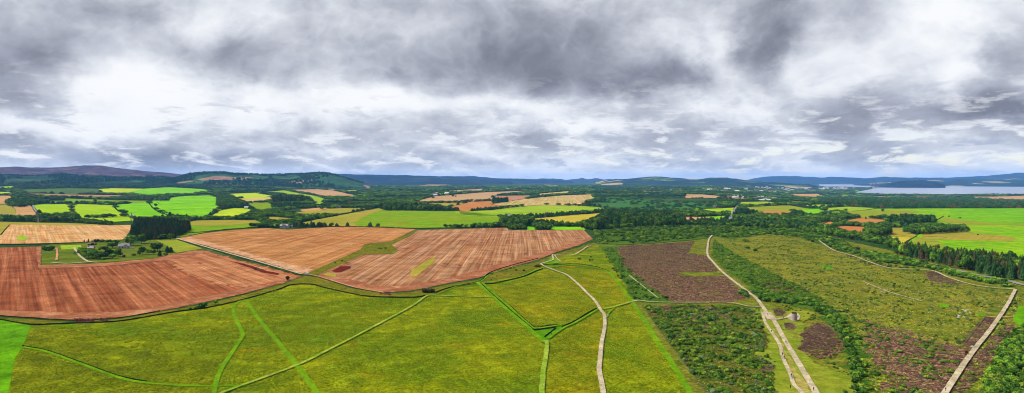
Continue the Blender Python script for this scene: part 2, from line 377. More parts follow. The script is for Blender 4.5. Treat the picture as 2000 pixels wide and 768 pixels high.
M['stubL'] = ground('pale_stubble', (222, 172, 112), (206, 150, 92), (196, 158, 84), big=.008, mid=.04, fine=.6, famt=.12, stripe=vpa(50), sw=9, samt=.6, sc1=(232, 192, 142), tram=24., p3=.62)
M['soil'] = ground('bare_soil', (120, 48, 30), (104, 40, 26), fine=.9, famt=.25, big=.05, mid=.2)
def fm(name, a, b, c=None, **k):
    kw = dict(big=.006, mid=.03, fine=.35, famt=.12, mamt=.12, bump=0); kw.update(k)
    if 'stripe' not in kw: kw.update(stripe=len(name)*.7+a[0]*.05, sw=11, samt=.28, sc1=c or b)
    M[name] = ground(name, a, b, c, **kw); return M[name]
fm('vivid', (140, 208, 2), (112, 194, 2), (168, 208, 10), mamt=.2); fm('pasture', (146, 194, 14), (114, 182, 8), (166, 176, 44), big=.01, mid=.05, mamt=.24, p3=.56); fm('vivid2', (172, 206, 14), (150, 198, 6), (200, 206, 50), seed=1)
fm('pasture2', (128, 190, 10), (106, 178, 8), (146, 184, 26), big=.01, mid=.05, mamt=.2, seed=3); fm('lime', (196, 218, 30), (178, 206, 30), (204, 208, 60)); fm('lime2', (166, 192, 44), (142, 182, 34), (184, 188, 66), seed=3)
fm('olive', (146, 160, 44), (164, 166, 50), (120, 146, 34)); fm('olive2', (182, 162, 66), (160, 156, 50), (140, 148, 40), seed=2)
fm('deep', (112, 166, 16), (136, 164, 26), (152, 148, 36), p3=.56); fm('dull', (92, 122, 60), (82, 112, 52), (112, 132, 64), seed=5)
fm('tan', (212, 168, 112), (198, 150, 96), (196, 160, 92)); fm('tan2', (206, 166, 122), (190, 148, 106), (198, 172, 112), seed=4)
fm('pinktan', (196, 148, 112), (184, 136, 98), (170, 130, 96)); fm('orange', (208, 138, 80), (196, 126, 68), (176, 142, 66))
fm('yell', (206, 186, 62), (192, 178, 54), (178, 150, 50)); fm('cream', (216, 196, 120), (200, 178, 100))
M['strip1'] = ground('striped_stubble', (210, 170, 120), (192, 160, 100), (160, 176, 48), big=.004, mid=.02, fine=.3, famt=.1, stripe=vpa(1110), sw=14, samt=.6, sc1=(226, 190, 142), tram=36., p3=.52, bump=0)
fm('plant', (64, 112, 48), (54, 98, 44), (84, 126, 56), fine=.2, famt=.35, mid=.06)
fm('plantsea', (66, 116, 58), (78, 128, 60), (52, 96, 48), fine=.2, famt=.35, mid=.08)
fm('garden', (112, 128, 32), (82, 108, 26), (140, 132, 54), big=.02, mid=.1)
M['moor'] = ground('moor_grass', (128, 130, 38), (108, 122, 34), (140, 124, 70), big=.02, mid=.12, fine=.6, famt=.4, p3=.56, bump=.5, mamt=.3, streak=(86, 104, 32))
M['moory'] = ground('yellow_moor', (138, 134, 40), (114, 122, 36), (150, 136, 80), big=.022, mid=.12, fine=.6, famt=.4, p3=.6, bump=.5, mamt=.28, seed=3, streak=(104, 112, 34))
M['scrubfloor'] = ground('scrub_floor', (98, 100, 36), (80, 98, 30), (112, 78, 56), big=.03, mid=.15, fine=.6, famt=.45, p3=.55, bump=.5, mamt=.3)
M['scrubgreen'] = ground('bracken_floor', (84, 118, 34), (70, 104, 30), (110, 124, 42), big=.02, mid=.12, fine=.6, famt=.4, p3=.58, bump=.5)
M['heath'] = ground('heather_ground', (104, 82, 66), (84, 66, 54), (108, 110, 46), big=.035, mid=.16, fine=.7, famt=.45, p3=.51, bump=.5, mamt=.25)
M['lawn'] = ground('lawn', (146, 154, 44), (126, 146, 34), (172, 160, 78), big=.05, mid=.15, fine=.7, famt=.18, p3=.58)
M['lawndry'] = ground('dry_lawn', (184, 168, 94), (160, 156, 64), (198, 172, 114), big=.05, mid=.15, fine=.7, famt=.2, p3=.58)

# near ground left of the scrub: rough meadow
sheet('meadow', [(-60, 618), (62, 633), (143, 632), (234, 628), (338, 611), (400, 602), (465, 588), (541, 567), (569, 557), (608, 556), (634, 563), (686, 574), (725, 580), (800, 582), (830, 577), (852, 573), (878, 563), (935, 553), (1021, 538), (1056, 520), (1094, 500), (1140, 480), (1168, 478), (1200, 520), (1240, 560), (1256, 596), (1325, 698), (1377, 768), (1420, 830), (-90, 830)], M['meadow'], 1)
sheet('meadow', [(62, 640), (50, 676), (160, 712), (286, 750), (400, 756), (430, 712), (300, 690), (200, 670), (140, 645)], M['meadow3'], 2, False, wob=8)
sheet('meadow', [(28, 705), (48, 685), (160, 716), (286, 753), (440, 760), (430, 830), (10, 830)], M['meadow3'], 2, False)
sheet('meadow', [(961, 570), (1021, 545), (1075, 527), (1140, 560), (1168, 605), (1123, 630), (1098, 636), (1047, 641), (1000, 605)], M['meadow2'], 2, False)
sheet('meadow', [(1128, 556), (1165, 600), (1230, 590), (1216, 566), (1185, 531), (1094, 522)], M['meadow2'], 2, False)
sheet('meadow', [(1079, 670), (1165, 609), (1178, 625), (1168, 700), (1172, 830), (1062, 830), (1070, 700)], M['meadow2'], 2, False)
sheet('meadow', [(850, 580), (961, 583), (1060, 668), (1058, 830), (640, 830), (590, 720), (720, 652)], M['meadow'], 2, False)
sheet('meadow', [(60, 632), (143, 634), (400, 605), (541, 567), (634, 563), (725, 580), (590, 600), (400, 640), (200, 655)], M['meadow'], 2, False, wob=10)
sheet('lawn', [(-60, 623), (0, 626), (61, 637), (43, 681), (30, 700), (16, 770), (5, 830), (-120, 830)], M['bright'], 3)
sheet('verge', [(-60, 612), (0, 621), (143, 630), (234, 624), (312, 610), (400, 595), (480, 576), (552, 556), (594, 540), (621, 542), (686, 564), (751, 574), (800, 572), (878, 556), (935, 547), (969, 533), (1050, 512), (1086, 496), (1130, 484), (1160, 474), (1168, 478), (1100, 500), (1056, 520), (1021, 538), (935, 553), (878, 564), (852, 573), (800, 582), (725, 580.6), (634, 563), (608, 556), (569, 557), (541, 567), (465, 589), (400, 602), (338, 611), (234, 628), (143, 633), (62, 635), (-60, 618)], M['verge'], 2)
# arable
sheet('field', [(-120, 485), (0, 484), (80, 482), (79, 519), (200, 515), (300, 506), (340, 497), (380, 490), (400, 490), (470, 510), (590, 540), (552, 554), (480, 573), (400, 591), (312, 608), (234, 621), (143, 626), (0, 617), (-120, 600)], M['plough'], 1)
sheet('field', [(320, 504), (380, 492), (400, 491), (470, 511), (580, 539), (545, 553), (500, 560), (440, 560), (385, 545), (345, 525)], M['ploughR'], 2, wob=14)
sheet('headland', [(-120, 590), (0, 607), (140, 612), (234, 610), (312, 600), (400, 580), (480, 563), (585, 540), (552, 554), (480, 573), (400, 591), (312, 608), (234, 621), (143, 626), (0, 617), (-120, 602)], M['head'], 3, wob=3)
sheet('headland', [(79, 519), (200, 515), (300, 506), (340, 497), (380, 490), (400, 490), (395, 496), (350, 506), (300, 512), (200, 521), (75, 526), (70, 484), (80, 482)], M['head'], 3, wob=2)
sheet('field', [(345, 466), (400, 456), (460, 449), (520, 446), (560, 449), (640, 444), (700, 443), (812, 448), (790, 459), (762, 472), (712, 477), (704, 488), (600, 534), (500, 508), (400, 479)], M['stub2'], 1)
sheet('headland', [(345, 467), (400, 480), (500, 508), (592, 535), (600, 532), (615, 527), (560, 515), (500, 500), (430, 480), (372, 464)], M['dirt'], 3, wob=3)
sheet('field', [(815, 450), (990, 445), (994, 450), (1141, 450), (1158, 467), (1130, 480), (1086, 493), (1050, 508), (969, 530), (935, 543), (878, 553), (800, 569), (751, 571), (686, 560), (621, 539), (625, 535), (707, 498), (768, 497), (776, 488), (763, 479), (800, 460)], M['stub3'], 1)
sheet('headland', [(621, 539), (686, 560), (751, 571), (800, 569), (878, 553), (935, 543), (969, 530), (1050, 508), (1086, 493), (1130, 480), (1158, 467), (1150, 466), (1080, 487), (1040, 500), (960, 520), (900, 538), (800, 558), (740, 560), (690, 548), (640, 534)], M['head'], 3, wob=3)
sheet('field', [(-120, 470), (0, 460), (19, 439), (100, 440), (270, 440), (256, 448), (242, 468), (160, 473), (60, 476), (-120, 478)], M['stubL'], 1)
sheet('grass_patch', [(33, 463), (42, 460), (52, 462), (54, 467), (46, 471), (35, 470)], M['lime2'], 2, wob=3)
sheet('grass_patch', [(805, 527), (846, 503), (850, 508), (838, 520), (812, 541), (800, 540)], M['olive2'], 3, wob=2)
sheet('grass_patch', [(640, 533), (655, 537), (656, 542), (645, 541), (630, 537)], M['olive2'], 4, wob=2)
sheet('bare_soil', [(648, 530), (665, 521), (685, 521), (683, 525), (668, 532), (655, 533)], M['soil'], 3, wob=2)
sheet('bare_soil', [(452, 512), (470, 514), (500, 523), (522, 530), (546, 535), (542, 538), (512, 533), (495, 526), (470, 518)], M['soil'], 3, wob=1.5)
sheet('grass_strip', [(592, 535), (600, 534), (704, 489), (712, 478), (762, 472), (800, 456), (812, 449), (818, 450), (800, 461), (765, 479), (778, 489), (770, 496), (707, 498), (625, 535), (612, 540)], M['verge'], 2)
sheet('garden', [(81, 483), (105, 476), (160, 475), (242, 472), (256, 478), (300, 468), (345, 468), (392, 484), (400, 488), (378, 489), (340, 496), (300, 505), (200, 513), (81, 519)], M['garden'], 1)
sheet('field', [(300, 468), (345, 468), (395, 486), (378, 489), (345, 494), (335, 488), (322, 478)], M['olive'], 2)
sheet('field', [(118, 480), (158, 479), (160, 486), (120, 488)], M['lime2'], 2)
sheet('field', [(343, 460), (362, 437), (372, 432), (430, 430), (500, 431), (516, 437), (508, 443), (480, 445), (450, 447), (400, 454), (345, 465)], M['deep'], 1)
sheet('field', [(372, 432), (430, 430), (500, 431), (505, 435), (450, 440), (400, 442), (370, 440)], M['olive2'], 2)
sheet('field', [(-60, 432), (20, 434), (160, 437), (215, 440), (270, 440), (100, 441), (20, 439), (0, 458), (-60, 466)], M['olive2'], 1)
# farther fields: (outline, material, level)
FAR = [
 ([(0, 365), (27, 364), (35, 368), (0, 370), (-40, 370)], 'vivid2'), ([(-40, 376), (18, 375.5), (25, 380), (-40, 382)], 'lime'),
 ([(-40, 382), (26, 383), (28, 389), (18, 392), (15, 398), (-40, 400)], 'tan'), ([(-40, 401), (12, 400), (22, 403), (30, 410), (30, 423), (-40, 420)], 'olive2'),
 ([(25, 404), (60, 401), (78, 424), (30, 425), (31, 410)], 'tan'), ([(35, 371), (130, 368), (190, 369), (200, 372), (188, 378), (140, 380), (45, 377)], 'dull'),
 ([(44, 377.5), (140, 380.5), (250, 382), (245, 386), (190, 388), (120, 386), (50, 382)], 'pinktan'), ([(190, 370), (215, 368), (280, 369), (265, 373), (255, 380), (200, 379)], 'lime'),
 ([(255, 374), (285, 368.5), (330, 366), (400, 370), (412, 376), (340, 380), (290, 384), (262, 380)], 'vivid'), ([(98, 389), (128, 388), (215, 391), (292, 392), (288, 397), (200, 398), (96, 397)], 'deep'),
 ([(64, 400), (138, 398.5), (141, 420), (80, 422)], 'vivid2'), ([(139, 398.5), (220, 401), (232, 413), (256, 423), (152, 426), (143, 420)], 'vivid2'),
 ([(222, 401), (288, 394.5), (300, 408), (314, 417), (345, 425), (262, 430), (258, 424), (233, 413)], 'vivid'), ([(152, 427), (256, 424), (262, 431), (212, 434), (180, 432)], 'vivid2'),
 ([(289, 394), (320, 388), (360, 383), (410, 382), (428, 387), (432, 405), (402, 427), (385, 428), (345, 424), (315, 416), (301, 408)], 'vivid'),
 ([(404, 426), (430, 411), (455, 407), (480, 407), (499, 413), (482, 420), (462, 427), (430, 428)], 'lime'), ([(450, 379), (500, 377), (532, 383), (500, 388), (456, 388)], 'lime'),
 ([(456, 389), (531, 385), (534, 392), (500, 396), (470, 398), (462, 393)], 'cream'), ([(481, 398), (528, 395), (531, 403), (534, 409), (510, 416), (501, 412), (486, 405)], 'deep'),
 ([(512, 376), (556, 372), (575, 376), (606, 381), (632, 387), (637, 392), (625, 400), (612, 397), (605, 388), (572, 386), (545, 379)], 'lime2'), ([(557, 371), (620, 370), (650, 372), (704, 384), (690, 386), (640, 386), (608, 380)], 'tan2'),
 ([(640, 371), (710, 362), (722, 364), (725, 369), (690, 371), (650, 373)], 'pinktan'), ([(665, 373), (700, 371), (700, 376), (682, 377)], 'lime2'), ([(586, 410), (640, 404), (644, 407), (612, 412), (590, 413)], 'tan'),
 ([(562, 419), (600, 412), (660, 407), (718, 407), (720, 409), (660, 419), (602, 424), (576, 422)], 'olive2'), ([(508, 424), (540, 424), (584, 429), (570, 434), (532, 435)], 'olive2'),
 ([(577, 438), (620, 429), (680, 418), (742, 406.5), (750, 411), (866, 413), (900, 412), (975, 420), (978, 436), (975, 441), (930, 443), (800, 446), (700, 443), (640, 443), (590, 442)], 'deep'),
 ([(577, 438), (620, 429), (680, 418), (742, 406.5), (748, 410), (720, 420), (690, 436), (700, 442), (640, 443), (590, 442)], 'olive2', 2),
 ([(884, 412), (912, 413), (960, 411), (996, 406), (1056, 401), (1140, 403), (1182, 406), (1180, 413), (1100, 420), (1030, 424), (980, 424), (900, 421)], 'lime2'),
 ([(1035, 428), (1100, 422), (1180, 416), (1170, 424), (1150, 435), (1120, 441), (1090, 438), (1050, 437)], 'yell'), ([(1030, 443), (1045, 444), (1046, 449.5), (1030, 449.5)], 'vivid'), ([(1077, 443), (1140, 443.5), (1143, 449.5), (1076, 449.5)], 'vivid'),
 ([(870, 408), (916, 395), (960, 393), (962, 398), (996, 406), (912, 413), (875, 409)], 'orange'), ([(820, 398), (910, 396), (872, 407), (840, 404)], 'olive2'),
 ([(802, 396), (848, 384), (944, 376), (1024, 373), (1026, 376), (976, 381), (964, 384), (958, 392), (900, 395), (820, 397)], 'tan2'), ([(966, 383), (1036, 382), (1040, 386), (996, 394), (961, 397), (960, 390)], 'pinktan'),
 ([(962, 399), (1000, 392), (1048, 386.5), (1100, 382), (1156, 380), (1164, 390), (1140, 396), (1138, 402), (1058, 401), (996, 405.5)], 'strip1'), ([(1050, 379), (1094, 375), (1120, 373), (1124, 375), (1100, 380), (1052, 384)], 'cream'),
 ([(874, 373), (958, 368), (960, 370), (912, 375), (878, 376)], 'tan2'), ([(818, 363), (844, 360), (882, 361.5), (846, 365), (825, 365)], 'tan'), ([(1006, 365), (1058, 363), (1060, 364), (1010, 367)], 'pinktan'), ([(1062, 361), (1100, 363), (1080, 365)], 'tan2'),
 ([(1318, 424), (1386, 424), (1388, 430), (1340, 436)], 'tan'), ([(1380, 423.5), (1421, 422), (1418, 429), (1400, 434), (1386, 431)], 'vivid'), ([(1372, 409), (1433, 406), (1430, 416), (1396, 419), (1374, 414)], 'vivid2'),
 ([(1442, 395), (1496, 394), (1542, 399), (1480, 403), (1446, 403)], 'lime2'), ([(1450, 405), (1540, 401), (1580, 408), (1545, 412), (1556, 418), (1520, 423), (1490, 420), (1458, 412)], 'olive'), ([(1470, 414), (1500, 412), (1546, 414), (1556, 418), (1520, 423), (1490, 420)], 'orange', 2),
 ([(1546, 412), (1580, 408), (1602, 408), (1600, 420), (1566, 417)], 'vivid'), ([(1540, 394), (1580, 394.5), (1596, 398), (1544, 398)], 'cream'), ([(1560, 401), (1602, 400), (1600, 406), (1576, 405)], 'vivid2'),
 ([(1336, 380), (1370, 380), (1460, 388), (1456, 391), (1416, 387), (1340, 387)], 'tan2'), ([(1414, 388), (1440, 388.5), (1422, 392)], 'vivid2'), ([(1520, 379), (1600, 379), (1604, 385), (1560, 383.5)], 'tan'), ([(1240, 374), (1290, 374), (1310, 377), (1262, 378)], 'tan2'), ([(1300, 371), (1330, 371), (1345, 373), (1310, 374)], 'pinktan'),
 ([(1600, 400), (1654, 400), (1656, 403), (1600, 406)], 'lime2'), ([(1602, 407), (1656, 404), (1714, 407), (1666, 413), (1619, 415), (1610, 410)], 'lime2'), ([(1600, 410), (1616, 413), (1612, 419), (1600, 419)], 'vivid'),
 ([(1600, 424), (1636, 421), (1634, 427), (1598, 428)], 'orange'), ([(1602, 436), (1622, 433), (1642, 440), (1612, 446), (1600, 443)], 'orange'), ([(1626, 431), (1652, 433), (1646, 438), (1632, 435)], 'olive2'), ([(1651, 432), (1680, 426), (1732, 430), (1728, 440), (1684, 441.5), (1654, 439)], 'orange'),
 ([(1614, 450), (1644, 441.5), (1688, 443.5), (1686, 454), (1668, 460), (1636, 455)], 'orange'), ([(1734, 445), (1766, 445), (1790, 460), (1787, 463), (1746, 458), (1738, 452)], 'olive2'), ([(1715, 463), (1746, 459), (1787, 463), (1751, 484), (1735, 478)], 'yell'),
 ([(1640, 414), (1668, 412), (1700, 408), (1850, 407.5), (2060, 407), (2080, 505), (2000, 503), (1886, 502), (1808, 492), (1754, 487), (1789, 462), (1800, 455), (1765, 440), (1732, 426), (1690, 428), (1655, 420)], 'pasture'),
 ([(1640, 414), (1668, 412), (1760, 410), (1800, 414), (1770, 420), (1732, 426), (1690, 428), (1655, 420)], 'olive', 2), ([(1800, 453), (1850, 447), (1905, 455), (1985, 465), (1980, 472), (1880, 470), (1800, 467)], 'olive2', 2), ([(1856, 408), (2060, 407), (2060, 438), (1930, 436), (1850, 430)], 'pasture2', 2),
 ([(1830, 430), (1850, 426), (1930, 436), (2010, 438), (2010, 441), (1930, 440), (1860, 440)], 'olive', 3), ([(1765, 482), (1790, 466), (1830, 470), (1850, 482), (1800, 488)], 'olive', 3),
 ([(1660, 398.5), (1770, 397), (1880, 400), (1990, 404), (1985, 406.5), (1850, 406.5), (1720, 406), (1665, 402)], 'plant'),
 ([(1696, 384.5), (1738, 382.5), (1732, 387), (1704, 386)], 'tan'), ([(1774, 384.5), (1836, 384.5), (1820, 388), (1780, 388)], 'tan'), ([(1868, 384.5), (1940, 384.5), (2040, 381.5), (2060, 394), (1940, 391), (1900, 388)], 'tan'), ([(1632, 380.5), (1656, 380), (1660, 382), (1610, 383)], 'tan'), ([(1600, 382), (1622, 382), (1606, 384.5), (1590, 384)], 'cream'),
 ([(1200, 384), (1236, 388), (1300, 394), (1368, 396), (1390, 404), (1340, 412), (1260, 414), (1190, 404), (1184, 392)], 'plantsea'), ([(1166, 384), (1176, 378), (1200, 380), (1186, 400), (1184, 412), (1150, 402), (1166, 391)], 'plantsea'),
 # dark conifer slopes with felled clearings
 ([(400, 350), (450, 347), (480, 348), (520, 351), (590, 354), (586, 361), (540, 360), (470, 357), (410, 357)], 'pinktan'),
]
for i, q in enumerate(FAR):
    sheet('field', q[0], M[q[1]], q[2] if len(q) > 2 else 1, q[1] not in ('plant', 'plantsea'), wob=2.)
# moor on the right
sheet('moor', [(1160, 452), (1300, 440), (1400, 442), (1560, 446), (1640, 468), (1760, 494), (1850, 512), (1920, 535), (2060, 552), (2100, 640), (2160, 830), (1420, 830), (1377, 768), (1325, 698), (1256, 596), (1200, 520), (1168, 478)], M['moor'], 1)
sheet('scrubland', [(1160, 452), (1300, 440), (1400, 442), (1560, 446), (1640, 468), (1700, 500), (1640, 492), (1560, 464), (1500, 458), (1425, 468), (1392, 462), (1380, 467), (1300, 474), (1204, 479), (1168, 478)], M['scrubgreen'], 2, wob=4)
sheet('scrubland', [(1210, 500), (1230, 530), (1280, 568), (1318, 588), (1420, 592), (1440, 592), (1250, 592), (1232, 580), (1200, 520), (1170, 480), (1204, 482)], M['scrubgreen'], 2, wob=4)
sheet('heather_moor', [(1205, 482), (1356, 472), (1345, 490), (1340, 496), (1382, 501), (1398, 530), (1322, 532), (1335, 540), (1413, 540), (1462, 582), (1421, 590), (1317, 590), (1278, 566), (1226, 522), (1216, 501)], M['heath'], 3, wob=4)
sheet('moor', [(1425, 470), (1500, 458), (1560, 463), (1640, 490), (1700, 518), (1830, 536), (1965, 570), (1915, 625), (1875, 679), (1810, 668), (1700, 640), (1600, 600), (1520, 560), (1450, 520)], M['moory'], 2, wob=6)
sheet('scrubland', [(1395, 470), (1440, 500), (1500, 530), (1580, 570), (1640, 610), (1690, 680), (1700, 830), (1660, 830), (1655, 690), (1600, 612), (1520, 590), (1470, 566), (1420, 530), (1390, 500)], M['scrubgreen'], 3, wob=6)
sheet('scrubland', [(1254, 600), (1300, 598), (1421, 598), (1485, 606), (1494, 640), (1500, 680), (1510, 720), (1520, 830), (1425, 830), (1379, 768), (1327, 698)], M['scrubfloor'], 3, wob=2)
sheet('heather_moor', [(1290, 600), (1360, 600), (1420, 606), (1430, 630), (1380, 640), (1320, 630)], M['heath'], 4, wob=8)
sheet('heather_moor', [(1700, 632), (1780, 655), (1870, 684), (1925, 622), (1945, 626), (1900, 690), (1862, 740), (1840, 780), (1760, 780), (1720, 700)], M['heath'], 3, wob=8)
sheet('heather_moor', [(1955, 640), (1975, 640), (1940, 690), (1900, 740), (1870, 790), (1855, 790), (1900, 715)], M['heath'], 4, wob=6)
sheet('heather_moor', [(1808, 535), (1827, 531), (1852, 546), (1875, 557), (1840, 553), (1820, 549)], M['heath'], 4, wob=3)
sheet('heather_moor', [(1490, 558), (1518, 545), (1560, 566), (1550, 572), (1520, 568)], M['heath'], 4, wob=5)
sheet('lawn', [(1470, 606), (1492, 604), (1520, 612), (1560, 606), (1590, 612), (1570, 632), (1575, 660), (1572, 690), (1590, 710), (1640, 730), (1665, 745), (1662, 830), (1530, 830), (1512, 770), (1508, 720), (1476, 690), (1500, 680), (1500, 650), (1478, 632)], M['lawn'], 5, wob=3)
sheet('lawn', [(1505, 640), (1514, 645), (1530, 680), (1556, 722), (1588, 770), (1600, 830), (1575, 830), (1560, 765), (1548, 730), (1534, 700), (1520, 668)], M['lawndry'], 6, wob=2)
sheet('heather_moor', [(1508, 608), (1524, 606), (1536, 612), (1530, 620), (1514, 619)], M['heath'], 6, wob=1.5)
sheet('heather_moor', [(1531, 634), (1545, 632), (1553, 640), (1548, 647), (1534, 645)], M['heath'], 6, wob=1.5)
sheet('heather_moor', [(1566, 655), (1590, 636), (1620, 640), (1640, 670), (1625, 690), (1590, 697), (1566, 684)], M['heath'], 6, wob=3)
sheet('heather_moor', [(1482, 722), (1500, 712), (1512, 722), (1502, 738), (1484, 740)], M['heath'], 6, wob=2)
sheet('scrubland', [(1470, 650), (1485, 645), (1496, 665), (1490, 688), (1470, 685)], M['scrubfloor'], 6, wob=2)
sheet('grass_patch', [(1598, 518), (1625, 520), (1628, 528), (1612, 528)], M['pathgreen'], 4, wob=2)
sheet('grass_patch', [(1830, 594), (1852, 595), (1856, 602), (1838, 602)], M['pathgreen'], 4, wob=2)
sheet('grass_patch', [(1906, 613), (1925, 612), (1924, 618), (1908, 619)], M['pathgreen'], 4, wob=2)
sheet('grass_patch', [(1990, 600), (2060, 590), (2060, 650), (1990, 640), (1976, 625)], M['bright'], 4, wob=2)
sheet('paving', [(1538, 618), (1546, 614), (1558, 614), (1563, 620), (1561, 627), (1550, 629), (1540, 626)], M['gravel'], 8)
sheet('lawn', [(1054, 516), (1066, 513), (1079, 501), (1095, 513), (1090, 515), (1070, 517)], M['pathgreen'], 4)
sheet('lawn', [(1043, 646), (1084, 640), (1099, 638), (1075, 664), (1060, 667), (1047, 655)], M['bright'], 4)
# paths
G_ = 'mown_path'
strip(G_, [(43, 679), (91, 688), (156, 711), (234, 739), (286, 749), (340, 753), (400, 755), (480, 755)], 2.3, M['pathgreen'])
strip(G_, [(468, 590), (456, 602), (460, 623), (474, 654), (465, 672), (436, 716), (423, 745), (415, 785)], 2.4, M['pathgreen'], 5)
strip(G_, [(470, 589), (481, 591), (504, 623), (538, 664), (580, 716), (619, 768), (630, 785)], 2.6, M['pathgreen'], 6)
strip(G_, [(415, 778), (439, 767), (491, 748), (580, 715), (634, 689), (712, 649), (800, 602), (829, 582), (839, 578)], 2.3, M['pathpale'], 7)
strip(G_, [(839, 578), (850, 577), (891, 561), (935, 552), (956, 538), (990, 526), (1030, 518)], 2., M['pathgreen'], 5)
strip(G_, [(842, 578), (900, 580), (961, 582)], 2.4, M['pathpale'], 6)
strip(G_, [(932, 552), (948, 568), (982, 599), (1042, 651), (1060, 668), (1066, 670)], 3.4, M['pathgreen'], 7)
strip(G_, [(941, 554), (961, 570), (1034, 637), (1047, 643), (1086, 638), (1099, 637)], 2.4, M['pathgreen'], 8)
strip(G_, [(1066, 667), (1068, 675), (1066, 698), (1060, 737), (1058, 785)], 2.6, M['pathpale'], 8)
strip(G_, [(1071, 663), (1099, 643), (1123, 632), (1166, 607), (1172, 606), (1180, 605)], 2.3, M['pathgreen'], 7)
strip(G_, [(1180, 605), (1200, 601), (1234, 591)], 2.6, M['pathpale'], 8)
strip(G_, [(941, 555), (967, 554), (1021, 540), (1047, 529), (1073, 523)], 2.3, M['pathgreen'], 6)
strip(G_, [(1070, 525), (1094, 521), (1125, 519), (1165, 525), (1185, 531), (1200, 545), (1216, 566), (1232, 587), (1247, 610), (1262, 633), (1286, 672), (1309, 706), (1352, 775)], 2.6, M['pathgreen'], 6, w2=3.4)
strip(G_, [(465, 590), (500, 579), (541, 568.5)], 1.4, M['pathgreen'], 4)
strip(G_, [(1184, 620), (1192, 610), (1200, 603)], 1.4, M['pathgreen'], 8)
sheet('verge', [(1236, 592), (1252, 594), (1288, 649), (1325, 698), (1377, 768), (1400, 800), (1366, 800), (1309, 704), (1262, 632)], M['moor'], 5, False, wob=1)
g = 'gravel_path'
strip(g, [(1391, 461), (1384, 472), (1382, 499), (1393, 514), (1413, 535), (1450, 564), (1476, 584), (1489, 600), (1499, 615), (1512, 629), (1536, 672), (1564, 719), (1593, 768), (1604, 790)], 2.6, M['gravel'], 8, edge=.12, w2=3.2)
strip(g, [(1234, 591), (1249, 589), (1275, 592), (1343, 593), (1421, 593), (1460, 600), (1489, 601)], 1.7, M['gravel'], 9, edge=.1)
strip(g, [(1489, 612), (1495, 633), (1507, 651), (1523, 677), (1529, 701), (1544, 735), (1550, 753), (1565, 768), (1580, 785)], 2., M['gravel'], 9, edge=.06)
strip(g, [(1508, 628), (1531, 624), (1546, 620)], 2.4, M['gravel'], 9, edge=.06)
strip(g, [(1498, 612), (1503, 620), (1509, 627)], 5.4, M['gravel'], 9, edge=.06, w2=7)
strip(g, [(1056, 517), (1063, 522), (1086, 531), (1107, 539), (1128, 556), (1146, 574), (1162, 590), (1175, 610), (1180, 617), (1181, 641), (1175, 672), (1171, 714), (1170, 724), (1175, 750), (1181, 785)], 2.2, M['gravel'], 9, edge=.06, w2=2.6)
strip(g, [(1178, 621), (1187, 621)], 1.6, M['gravel'], 10)
strip(g, [(1056, 517), (1066, 514), (1080, 509), (1079, 500), (1085, 500), (1118, 500), (1136, 491), (1149, 483), (1167, 483)], 2., M['gravel'], 9, edge=.06)
strip(g, [(1083, 500), (1089, 508), (1096, 513)], 1.5, M['gravel'], 9)
strip(g, [(1228, 539), (1252, 558), (1285, 584)], 1.1, M['gravel'], 8)
strip(g, [(1983, 568), (1965, 602), (1931, 651), (1907, 680), (1881, 716), (1847, 768), (1836, 786)], 2.4, M['gravel'], 9, edge=.1, w2=2.8)
strip(g, [(1907, 680), (1899, 682)], 3., M['gravel'], 9)
strip(g, [(1600, 472), (1629, 491), (1665, 501), (1699, 514), (1735, 525), (1769, 527), (1821, 531), (1855, 545), (1899, 558), (1940, 564), (1983, 567)], 2.2, M['gravel'], 8, edge=.08)
strip(g, [(1925, 620), (1946, 622), (1978, 621)], 1.8, M['dirt'], 8)
strip('footpath', [(1686, 552), (1705, 560), (1735, 572), (1770, 582), (1800, 590)], 1.3, M['gravel'], 8, edge=.3)
strip('track', [(345, 467), (400, 483), (500, 511), (590, 537)], 3.2, M['gravel'], 6, edge=.15)
strip('track', [(145, 485), (150, 494), (158, 503), (172, 512), (190, 514)], 2.8, M['gravel'], 6)
strip('track', [(172, 513), (130, 516), (100, 514)], 3., M['gravel'], 6)
strip('track', [(110, 486), (112, 498), (110, 510)], 2.4, M['dirt'], 6)
strip('track', [(590, 537), (620, 541), (690, 562), (750, 573)], 2.2, M['dirt'], 7)
strip('road', [(1819, 517), (1850, 525), (1880, 532), (1912, 539), (1965, 549), (2000, 558), (2060, 570)], 6.2, M['asphalt'], 6, edge=.01)
strip('road', [(1425, 434), (1428, 424), (1436, 410), (1441, 402), (1447, 399)], 9, M['asphalt'], 6, edge=.01)
strip('road', [(64, 401), (66, 408), (72, 416)], 5, M['asphalt'], 6, edge=.01)
# ------------------------------------------------------------------ water and far hills
def water(name, P):
    m = M.get('water')
    if not m:
        m, t_, b = newmat('firth_water'); M['water'] = m; b.inputs['Base Color'].default_value = (.12, .14, .19, 1); b.inputs['Roughness'].default_value = .25; b.inputs['Specular IOR Level'].default_value = .6
        Pn = t_.mapping(t_.new('ShaderNodeNewGeometry').outputs['Position'], .4, (.01, .05, 1)); bn = t_.new('ShaderNodeBump'); bn.inputs['Strength'].default_value = .35; bn.inputs['Distance'].default_value = 1.5
        t_.l.new(t_.noise(Pn, 1., 6, .6), bn.inputs['Height']); t_.l.new(bn.outputs[0], b.inputs['Normal'])
    return sheet(name, P, m, 1, True, zc=-55.)
water('water', [(1672, 375), (1700, 370), (1708, 366.5), (1740, 365.6), (1830, 364.4), (2000, 363), (2090, 362.5), (2090, 380.5), (2000, 380.8), (1920, 381), (1840, 381.5), (1800, 380.5), (1740, 380.5), (1680, 379), (1660, 378)])
water('water', [(1598, 358), (1660, 357.6), (1672, 361), (1700, 363.2), (1712, 365.2), (1708, 367), (1690, 365.8), (1640, 364.3), (1615, 364.6), (1600, 362.5)])
